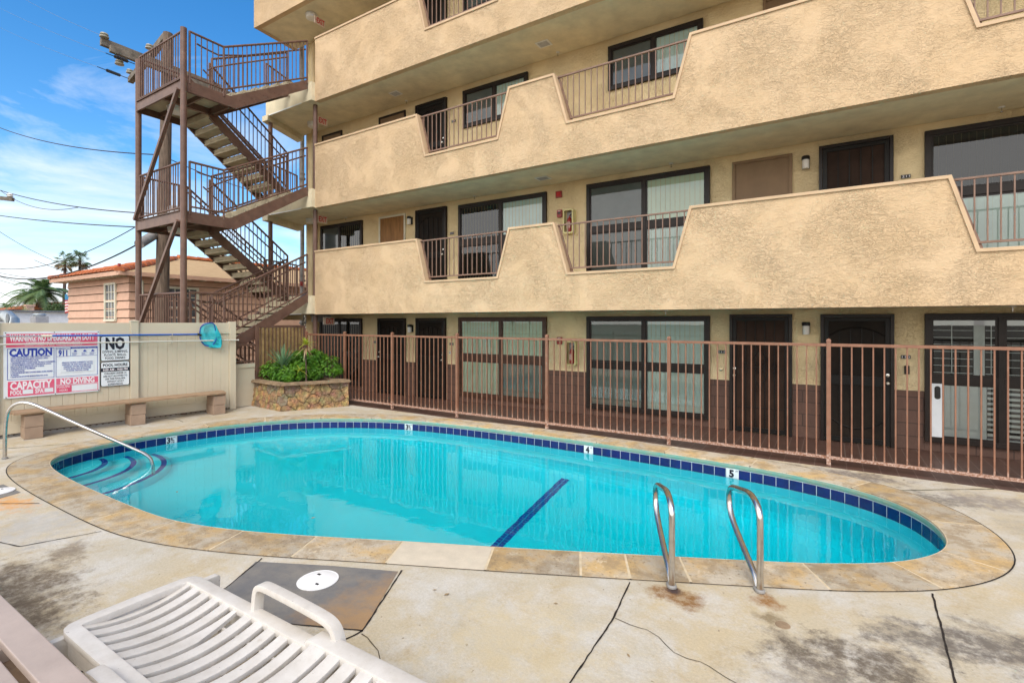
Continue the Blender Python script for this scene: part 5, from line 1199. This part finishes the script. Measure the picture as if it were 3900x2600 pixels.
r1 = ((X0+X1)/2, Y0+hw, RZ); r2 = ((X0+X1)/2, Y1-hw, RZ); ez = HZ+.03
b = MB(); b.add([(X0,Y0,ez),(X1,Y0,ez),(X1,Y1,ez),(X0,Y1,ez),r1,r2,(X0,Y0,ez-.05),(X1,Y0,ez-.05),(X1,Y1,ez-.05),(X0,Y1,ez-.05)], [(0,1,4),(1,2,5,4),(2,3,5),(3,0,4,5),(0,6,7,1),(1,7,8,2),(2,8,9,3),(3,9,6,0),(9,8,7,6)])
rf = b.build('roof', M['shingle'], hs)
b = MB(); b.box(X0,X1,Y0-.02,Y0+.0,ez-.13,ez-.0); b.box(X1,X1+.02,Y0,Y1,ez-.13,ez); b.build('fascia', M['siding'], rf)
MB().tube([(HX+.03,HY+.35,.1),(HX+.03,HY+.35,3.3)], .03, 8).build('down_pipe', M['sash'], hs)
def tiles(mb, a, c, r, st_=.36):
    a = Vector(a); c = Vector(c); n = int((c-a).length/st_); d = (c-a).normalized()
    for k in range(n):
        p = a+d*st_*k; q = p+d*(st_+.05); s_ = d.cross(Vector((0,0,1))).normalized(); u = s_.cross(d); vs = []
        for (o_, rr) in ((p, r), (q, r*.82)):
            for j in range(8): an = pi*j/7; vs.append(o_+s_*cos(an)*rr+u*sin(an)*rr*.9)
        mb.add(vs, [(j,j+1,j+9,j+8) for j in range(7)]+[tuple(range(8))])
b = MB(); tiles(b,(X1,Y0,ez-.01),r1,.15); tiles(b,r1,r2,.15); tiles(b,(X0,Y0,ez),r1,.15); tiles(b,(X1-.1,Y0+.04,ez+.03),(X0,Y0+.04,ez+.03),.10,.3); b.build('ridge_tiles', M['terracotta'], rf)
for k in range(13): x = X0+.3+k*.42; MB().box(x,x+.06,Y0+.01,HY-.03,ez-.15,ez-.055).build('rafter_tail', M['sash'], rf)
for k in range(22): y = Y0+.5+k*.5; MB().box(HX+.03,X1-.01,y,y+.06,ez-.15,ez-.055).build('rafter_tail', M['sash'], rf)
def hwin(face, a0, a1, z0, z1, cols, rows):
    w = .07; f = MB()
    def bx(mb, p, q, d0, d1, za, zb):
        if face == 'y': mb.box(p,q,HY-d1,HY-d0,za,zb)
        else: mb.box(HX+d0,HX+d1,p,q,za,zb)
    bx(f,a0,a1,.03,.08,z1-w,z1); bx(f,a0,a1,.03,.10,z0-.04,z0+.03); bx(f,a0,a0+w,.03,.08,z0+.03,z1-w); bx(f,a1-w,a1,.03,.08,z0+.03,z1-w); o = f.build('window', M['sash'], hs)
    g_ = MB(); bx(g_,a0+w,a1-w,.032,.036,z0+.03,z1-w); g_.build('pane', M['blackpane'], o)
    m_ = MB(); zm = (z0+z1)/2; bx(m_,a0+w,a1-w,.037,.07,zm-.025,zm+.025)
    for k in range(1,cols): x = a0+w+(a1-a0-2*w)*k/cols; bx(m_,x-.01,x+.01,.037,.052,z0+.03,z1-w)
    for k in range(1,rows): z = z0+(z1-z0)*k/rows; bx(m_,a0+w,a1-w,.037,.050,z-.01,z+.01)
    m_.build('glazing_bars', M['sash'], o)
M['blackpane'] = simple('house window pane', (.12,.13,.15), .15, vs=6, var=.4)
hwin('y', HX-1.74, HX-.86, 2.02, 3.25, 3, 4)
hwin('x', HY+1.0, HY+2.05, 1.75, 3.15, 4, 4); hwin('x', HY+6.2, HY+7.6, 1.75, 3.05, 3, 4)
for x, y, z0, h, r in ((-20.6,HY+.9,3.8,.42,.05),(-21.5,HY+.7,3.7,.35,.05)): MB().tube([(x,y,z0),(x,y,z0+h)], r, 10).build('vent_pipe', M['red'], hs)
MB().lathe((-21.35,HY+4.2,4.4), [(.12,0),(.12,.18),(.2,.2),(.12,.24),(.2,.27),(.12,.3),(.16,.34)], 12).build('roof_vent', M['block'], hs)
MB().box(HX-1.0,HX-.2,HY-.6,HY-.05,-.02,.0).build('step', M['block'], hs)
h2 = thing('tan_roofed_house', 'tan roofed house with terracotta ridge seen through the stair', 'house', (-26,26,0))
MB().box(-30,-22.4,21.5,31,-.2,3.6).build('wall', M['siding'], h2)
b = MB(); b.add([(-30.5,21,3.6),(-21.9,21,3.6),(-21.9,31.5,3.6),(-30.5,31.5,3.6),(-26.2,24.5,5.2),(-26.2,28,5.2)], [(0,1,4),(1,2,5,4),(2,3,5),(3,0,4,5),(3,2,1,0)]); rf = b.build('roof', M['shingle'], h2)
b = MB(); tiles(b,(-21.9,21,3.62),(-26.2,24.5,5.22),.2); tiles(b,(-26.2,24.5,5.22),(-26.2,28,5.22),.2); b.build('ridge_tiles', M['terracotta'], rf)

def W(px, py, fw):    # a measured direction (photo pixel) at a measured distance along the view -> world point
    t_ = (px-1950)/1920; r = t_*fw; return Vector((.8455*r-.534*fw, .534*r+.8455*fw, 1.95+(1227-py)/1920*fw))
wbd = W(60,1227,42)
wb = thing('white_flat_roof_building', 'long white flat roofed building with rooftop ducts beyond the fence', 'building', (wbd.x,wbd.y,0))
MB().box(-75,-42.0,8.0,9.0,-.2,2.60).build('wall', M['whitebld'], wb); MB().box(-75.3,-41.8,7.8,20,2.605,2.68).build('roof_edge', M['greyroof'], wb); MB().box(-75,-42,9.01,20,-.2,2.60).build('body', M['whitebld'], wb)
# ------------------------------------------------------------------ trees beyond
def feather_palm(px, pz_top, fw, label, s_=1.0, n=26, trunk_r=.28):
    c = W(px, pz_top, fw); t = thing('feather_palm', label, 'palm tree', (c.x,c.y,0), 'feather palms beyond the fence'); r = trunk_r*s_
    MB().tube([(c.x,c.y,0),(c.x+.05,c.y,c.z*.5),(c.x,c.y,c.z)], [r,r*.75,r*1.1], 10).build('trunk', M['bark'], t, smooth=True); b = MB()
    for k in range(n):
        an = 2*pi*k/n+random.uniform(-.2,.2); el = random.uniform(-.3,1.25); ll = s_*random.uniform(2.0,2.7); p = Vector(c); prev = p; d = Vector((cos(an)*cos(el), sin(an)*cos(el), sin(el))); side = Vector((-sin(an),cos(an),0)); S_ = 16
        for j in range(1,S_+1):
            t_ = j/S_; q = c+d*ll*t_-Vector((0,0,ll*.62*t_**2.2)); tg = (q-prev).normalized(); b.add([prev+Vector((0,0,.02)),q+Vector((0,0,.02)),q-Vector((0,0,.03)),prev-Vector((0,0,.03))], [(0,1,2,3)])
            for sg in (-1,1):
                for hlf in (0,.5):
                    o_ = prev.lerp(q, hlf); L2 = s_*.55*sin(pi*min(1,.18+t_*.82))**.6; dd = (side*sg+tg*.55+Vector((0,0,-.45+.2*random.random()))).normalized(); e_ = o_+dd*L2; w_ = tg*.045*s_
                    b.add([o_-w_,o_+w_,e_], [(0,1,2)])
            prev = q
    b.build('crown', M['palm'], t, fix=False)
    b = MB(); rosette(b,(c.x,c.y,c.z-.1*s_),14,1.1*s_,.10*s_,-1.2,-.2,.3); b.build('dead_fronds', M['deadpalm'], t, fix=False)
def fan_palm(px, py, fw, label, s_=1.0, lean=0):
    c = W(px, py, fw); t = thing('fan_palm', label, 'palm tree', (c.x,c.y,0), 'tall slender fan palms')
    MB().tube([(c.x+lean,c.y,0),(c.x+lean*.4,c.y,c.z*.55),(c.x,c.y,c.z)], [.28*s_,.21*s_,.17*s_], 8).build('trunk', M['bark'], t, smooth=True); b = MB(); dd_ = MB()
    for k in range(46):
        an = random.uniform(0,2*pi); el = random.uniform(-1.2,1.35); d = Vector((cos(an)*cos(el), sin(an)*cos(el), sin(el))); mb = b if el > -.55 else dd_
        h = Vector(c)+d*s_*random.uniform(.8,1.15)-Vector((0,0,.1)); mb.tube([c,h], .02*s_, 3); side = d.cross(Vector((0,0,1))).normalized(); up = side.cross(d)
        for q in range(13):
            a_ = (q-6)/6*1.9; l = s_*.75*random.uniform(.8,1.05); e1 = h+(d*cos(a_)+side*sin(a_))*l-Vector((0,0,.25*l)); e0 = (d*cos(a_)+side*sin(a_)).cross(Vector((0,0,1)))
            if e0.length < .01: e0 = side
            e0 = e0.normalized()*.055*s_; mid = h.lerp(e1,.55)+up*.02; mb.add([h,mid+e0,e1,mid-e0], [(0,1,2),(0,2,3)])
    b.build('crown', M['palm'], t, fix=False); dd_.build('dead_skirt', M['deadpalm'], t, fix=False)
random.seed(21)
fan_palm(248,992,75,'tall slender fan palm, the shorter and more left of the pair',1.0,-.8); fan_palm(304,985,78,'tall slender fan palm standing just right of its twin',1.05,.2)
feather_palm(160,1112,46,'bushy feather palm with thick trunk near the flag',1.2,34); feather_palm(118,1132,47,'feather palm half hidden behind the thick trunked one',.8,18,.2); feather_palm(30,1172,50,'small feather palm at the picture edge over the white building',.6,22)
def bush_tree(px, py, fw, R_, label, n=1500):
    c = W(px, py, fw); t = thing('round_tree', label, 'tree', (c.x,c.y,0), 'round trees beyond the fence'); MB().tube([(c.x,c.y,0),(c.x,c.y,c.z)], [R_*.12,R_*.06], 8).build('trunk', M['bark'], t); b = MB()
    for _ in range(n):
        d = rnd_dir(-.6); k = 1+.35*mnoise.noise((d.x*2+px,d.y*2,d.z*2)); p = Vector(c)+d*R_*k*random.uniform(.55,1)*1.0; p.z = c.z+(p.z-c.z)*.75; leaf(b, p, rnd_dir(), rnd_dir(), R_*.16, R_*.09)
    b.build('crown', M['bush'], t, fix=False)
bush_tree(218,1190,40,1.0,'olive green round tree between the flag and the palms'); bush_tree(330,1215,60,2.0,'round tree hidden behind the pink house')
ch = W(97,1180,44); t = thing('red_roofed_house', 'low house with terracotta roof and brick chimney at the left edge', 'house', (ch.x,ch.y,0)); MB().box(ch.x-9,ch.x-1.2,ch.y,ch.y+6,0,3.1).build('wall', M['siding'], t)
b = MB(); b.add([(ch.x-9.5,ch.y-.5,3.1),(ch.x-.8,ch.y-.5,3.1),(ch.x-.8,ch.y+6.5,3.1),(ch.x-9.5,ch.y+6.5,3.1),(ch.x-7,ch.y+3,3.9),(ch.x-3,ch.y+3,3.9)], [(0,1,5,4),(1,2,5),(2,3,4,5),(3,0,4),(3,2,1,0)]); b.build('roof', M['terracotta'], t); b = MB(); b.box(ch.x-.3,ch.x+.3,ch.y,ch.y+.5,0,3.35); b.box(ch.x-.37,ch.x+.37,ch.y-.06,ch.y+.56,3.35,3.48); b.build('chimney', M['siding'], t)
# flag
f0 = W(247,1120,30); f1 = W(268,1120,30)
t = thing('striped_flag', 'hanging red and white striped flag with blue canton beside the pink house', 'flag', (f0.x,f0.y,f0.z-1)); dv = (f1-f0); dv.z = 0
for k in range(13):
    if k < 4: continue
    b = MB(); vs = []
    for j in range(11):
        u = j/10; off_ = .05*sin(j*1.3); za = f0.z-.02-k*.085+.03*sin(j*1.7); zb = za-.088; p = f0+dv*u; vs += [(p.x+off_,p.y+off_,za),(p.x+off_,p.y+off_,zb)]
    b.add(vs, [(2*j,2*j+2,2*j+3,2*j+1) for j in range(10)]); b.build('stripe', M['flagred' if k % 2 == 0 else 'flagwhite'], t)
b = MB(); vs = []
for j in range(11): u = j/10; p = f0+dv*u; o_ = .05*sin(j*1.3); vs += [(p.x+o_,p.y+o_,f0.z),(p.x+o_,p.y+o_,f0.z-.36)]
b.add(vs, [(2*j,2*j+2,2*j+3,2*j+1) for j in range(10)]); b.build('canton', M['flagblue'], t); MB().tube([(f1.x+.1,f1.y,0),(f1.x+.1,f1.y,f0.z+.3)], .03, 8).build('flag_pole', M['white'], t)
# rooftop gear on the white building
def duct(px, py, fw, label):
    c = W(px,py,fw); t = thing('rooftop_duct', label, 'duct', (c.x,c.y,c.z)); MB().tube([tuple(c+Vector((-1.6,0,-.0))),tuple(c+Vector((.2,0,0))),tuple(c+Vector((.7,.1,-.25))),tuple(c+Vector((.8,.1,-.8)))], .32, 14).build('duct_tube', M['duct'], t, smooth=True)
    for k in range(3): MB().lathe((c.x-.9+.5*k,c.y,c.z), [(.34,-.02),(.34,.02)], 14, 'x').build('duct_band', M['greybox'], t)
duct(22,1203,28.5,'fat grey rooftop duct above the fence at the left edge')
c = W(27,1213,27.5); t = thing('satellite_dish', 'small dark satellite dish on the white building', 'satellite dish', tuple(c)); MB().lathe(tuple(c), [(.28,0),(.25,-.05),(.12,-.09)], 20, 'y').build('reflector', M['greyroof'], t, smooth=True); MB().tube([tuple(c),tuple(c+Vector((0,.1,-.5)))], .03, 8).build('mast', M['greybox'], t)
c = W(150,1211,30.5); t = thing('rooftop_fan_unit', 'grey rooftop exhaust unit on the white building', 'exhaust unit', tuple(c)); MB().box(c.x-.5,c.x+.5,c.y-.3,c.y+.3,c.z-.35,c.z+.1).build('housing', M['greybox'], t, bevel=.02); MB().lathe((c.x,c.y,c.z+.1), [(.3,0),(.33,.1),(.25,.18)], 18).build('hood', M['duct'], t, smooth=True)
# ------------------------------------------------------------------ utility pole and lines
up = thing('utility_pole', 'brown wooden utility pole with crossarms behind the staircase', 'utility pole', (-16.86,7.09,0))
pb, pt = W(610,1400,15), W(640,128,15)
MB().tube([(pb.x,pb.y,0),tuple(pb.lerp(pt,.5)),tuple(pt)], [.19,.165,.125], 14).build('pole_shaft', M['wood'], up, smooth=True)
a1, a2 = W(383,158,13.7), W(842,338,16.3); dd = Vector((.16,-.1,0))
MB().bar(a1,a2,.12,.20).build('crossarm', M['armwood'], up, bevel=.008); MB().bar(a1+Vector((.22,.13,-.20)),a2+Vector((.22,.13,-.20)),.12,.18).build('crossarm', M['armwood'], up, bevel=.008)
a3, a4 = W(497,308,17.2), W(632,140,15.0); MB().bar(a3,a4,.16,.18).build('crossarm', M['armwood'], up, bevel=.008)
def insul(p, s_=1):
    MB().lathe(tuple(p), [(.03*s_,0),(.10*s_,.02*s_),(.10*s_,.05*s_),(.05*s_,.06*s_),(.09*s_,.09*s_),(.08*s_,.12*s_),(.03*s_,.14*s_)], 12).build('insulator', M['porc'], up, smooth=True)
for p in (W(397,150,13.7)+Vector((0,0,.02)), W(570,190,14.8), W(495,282,17.0), W(455,250,14.2)): insul(p, 1.1)
def string(a, c):
    b = MB(); b.tube([a,c], .012, 6)
    for k in range(7): p = Vector(a).lerp(Vector(c), .3+.06*k); d = (Vector(c)-Vector(a)).normalized(); b.tube([p-d*.012,p+d*.012], .05, 8)
    b.build('strain_insulator', M['cable'], up)
string(W(403,203,13.9), W(520,247,15)); string(W(371,255,14.6), W(490,300,16.8))
MB().lathe(tuple(W(668,890,14.6)), [(.17,-.0),(.19,.03),(.19,.75),(.12,.8)], 14).build('equipment_can', M['greybox'], up, smooth=True)
MB().tube([W(530,930,14.2),W(590,893,14.9)], .13, 14).build('splice_case', M['pipe'], up, smooth=True)
def cable(label, a, c, sag, r, mat='cable', n=24):
    a = Vector(a); c = Vector(c); pts = [a.lerp(c, k/n)-Vector((0,0,sag*4*(k/n)*(1-k/n))) for k in range(n+1)]
    mid = pts[n//2]; o = MB().tube(pts, r, 5).build('overhead_cable', M[mat], at=tuple(mid)); tag(o, label, 'cable', 'overhead cables in the sky'); return o
cable('thick black cable, uppermost of the dark ones left of the stair', W(-60,462,26), W(610,590,15), .35, .018); cable('thin black cable dipping across the stair posts from the pole', W(610,590,15), W(1250,760,30), .5, .014)
cable('black cable second from the top left of the stair', W(-60,705,24), W(600,815,15), .25, .017); _a, _c = W(-60,705,24), W(600,815,15)
def _on(t_): return _a.lerp(_c, t_)-Vector((0,0,.25*4*t_*(1-t_)))
cable('black cable looping slightly below its neighbour with a slack bow', _on(.14), _on(.66), .38, .011)
cable('black cable third from the top left of the stair', W(-60,812,24), W(600,868,15), .1, .018); cable('thin black cable curving up to the splice case from the left', W(-60,1013,22), W(520,862,14.5), .55, .013)
cable('thick black cable curving up to the splice case, lowest of the dark ones', W(-60,1032,22), W(535,924,14.3), .65, .022)
cable('thin pale wire running to the insulator on the upper crossarm', W(-40,-90,30), W(397,140,13.8), .2, .005, 'wire'); cable('thin pale wire running to the upper strain insulator', W(-40,10,30), W(403,203,13.9), .1, .005, 'wire'); cable('thin pale wire running to the lower strain insulator', W(-40,85,30), W(371,255,14.6), .1, .005, 'wire')
for i, (x0, y0, x1, y1) in enumerate([(-40,1040,265,1115),(-40,1055,265,1125),(-20,870,200,990),(130,990,330,1050),(-40,1030,230,1066),(-40,1090,80,1140)]):
    cable(['thin far wire, upper of a close pair over the feather palms','thin far wire, lower of a close pair over the feather palms','thin far wire slanting down left of the fan palms','thin far wire slanting past the fan palm crowns to the pink roof','thin far wire ending above the pink house eave','thin far wire low at the left picture edge'][i], W(x0,y0,38), W(x1,y1,40), .15, .016, 'cable', 10)
cc_ = W(12,755,17); t = thing('distant_crossarm', 'end of a crossarm with white insulator at the left picture edge', 'crossarm', tuple(cc_)); MB().bar(W(-60,748,17),W(50,760,17),.10,.12).build('arm_beam', M['armwood'], t); MB().lathe(tuple(W(38,752,17)), [(.04,0),(.09,.03),(.06,.06),(.09,.09),(.04,.14)], 12).build('insulator', M['white'], t, smooth=True)

# ------------------------------------------------------------------ sky, sun, camera
w = bpy.data.worlds.new('World'); scene.world = w; w.use_nodes = True; nt = w.node_tree; bg = nt.nodes['Background']
SUN_EL, SUN_AZ = radians(46), radians(152)     # direction the light comes from, azimuth from +Y clockwise
sky = N(nt, 'ShaderNodeTexSky'); sky.sky_type = 'NISHITA'; sky.sun_disc = False; sky.sun_elevation = SUN_EL; sky.sun_rotation = SUN_AZ; sky.altitude = 0; sky.air_density = 1.0; sky.dust_density = .6; sky.ozone_density = 2.2
tc = N(nt, 'ShaderNodeTexCoord'); mp = N(nt, 'ShaderNodeMapping'); mp.inputs['Scale'].default_value = (1,1,3.2); L(nt, tc.outputs['Generated'], mp.inputs[0])
sp = N(nt, 'ShaderNodeSeparateXYZ'); L(nt, tc.outputs['Generated'], sp.inputs[0])
n1 = nz(nt, mp.outputs[0], 2.3, 8, .62, .7); low = ramp(nt, sp.outputs[2], .0, .45, .18, -.12); back = ramp(nt, sp.outputs[1], .1, -.6, 0, .32); high = ramp(nt, sp.outputs[2], .62, .95, 0, .22)
back2 = ramp(nt, sp.outputs[1], .3, -.5, 0, 1)
cl = ramp(nt, math_(nt, 'ADD', math_(nt, 'ADD', n1, high), math_(nt, 'ADD', low, back)), .46, .78, 0, .95)
hs_ = N(nt, 'ShaderNodeHueSaturation', Saturation=1.38, Value=.98); L(nt, sky.outputs[0], hs_.inputs['Color'])
cc_ = mix(nt, back2, (4.7,4.9,5.2), (10.5,10.0,9.3))
c = mix(nt, cl, hs_.outputs[0], cc_)
L(nt, c, bg.inputs[0]); bg.inputs[1].default_value = .12
sd = bpy.data.lights.new('sun', 'SUN'); sd.energy = 1.2; sd.angle = radians(30); sd.color = (1,.94,.85); so = bpy.data.objects.new('sun', sd); COL.objects.link(so)
v = Vector((sin(SUN_AZ)*cos(SUN_EL), cos(SUN_AZ)*cos(SUN_EL), sin(SUN_EL))); so.rotation_euler = v.to_track_quat('Z', 'Y').to_euler(); so.location = (0,0,20)
cd = bpy.data.cameras.new('camera'); cam = bpy.data.objects.new('camera', cd); COL.objects.link(cam); scene.camera = cam
cam.location = (0,0,1.95); cam.rotation_euler = (pi/2, 0, radians(32.276)); cd.sensor_width = 36; cd.lens = 36*1920/3900; cd.shift_y = -73/3900; cd.clip_start = .05; cd.clip_end = 1500
vs_ = scene.view_settings; vs_.view_transform = 'Standard'; vs_.look = 'None'; vs_.gamma = 1; vs_.exposure = .95
scene.cycles.max_bounces = 10; scene.cycles.diffuse_bounces = 5; scene.cycles.transmission_bounces = 8; scene.cycles.transparent_max_bounces = 12; scene.cycles.glossy_bounces = 4
scene.cycles.use_denoising = True; scene.cycles.sample_clamp_indirect = 8; scene.cycles.caustics_refractive = True; scene.cycles.caustics_reflective = False
for o in bpy.data.objects:
    if '_o' in o: del o['_o']
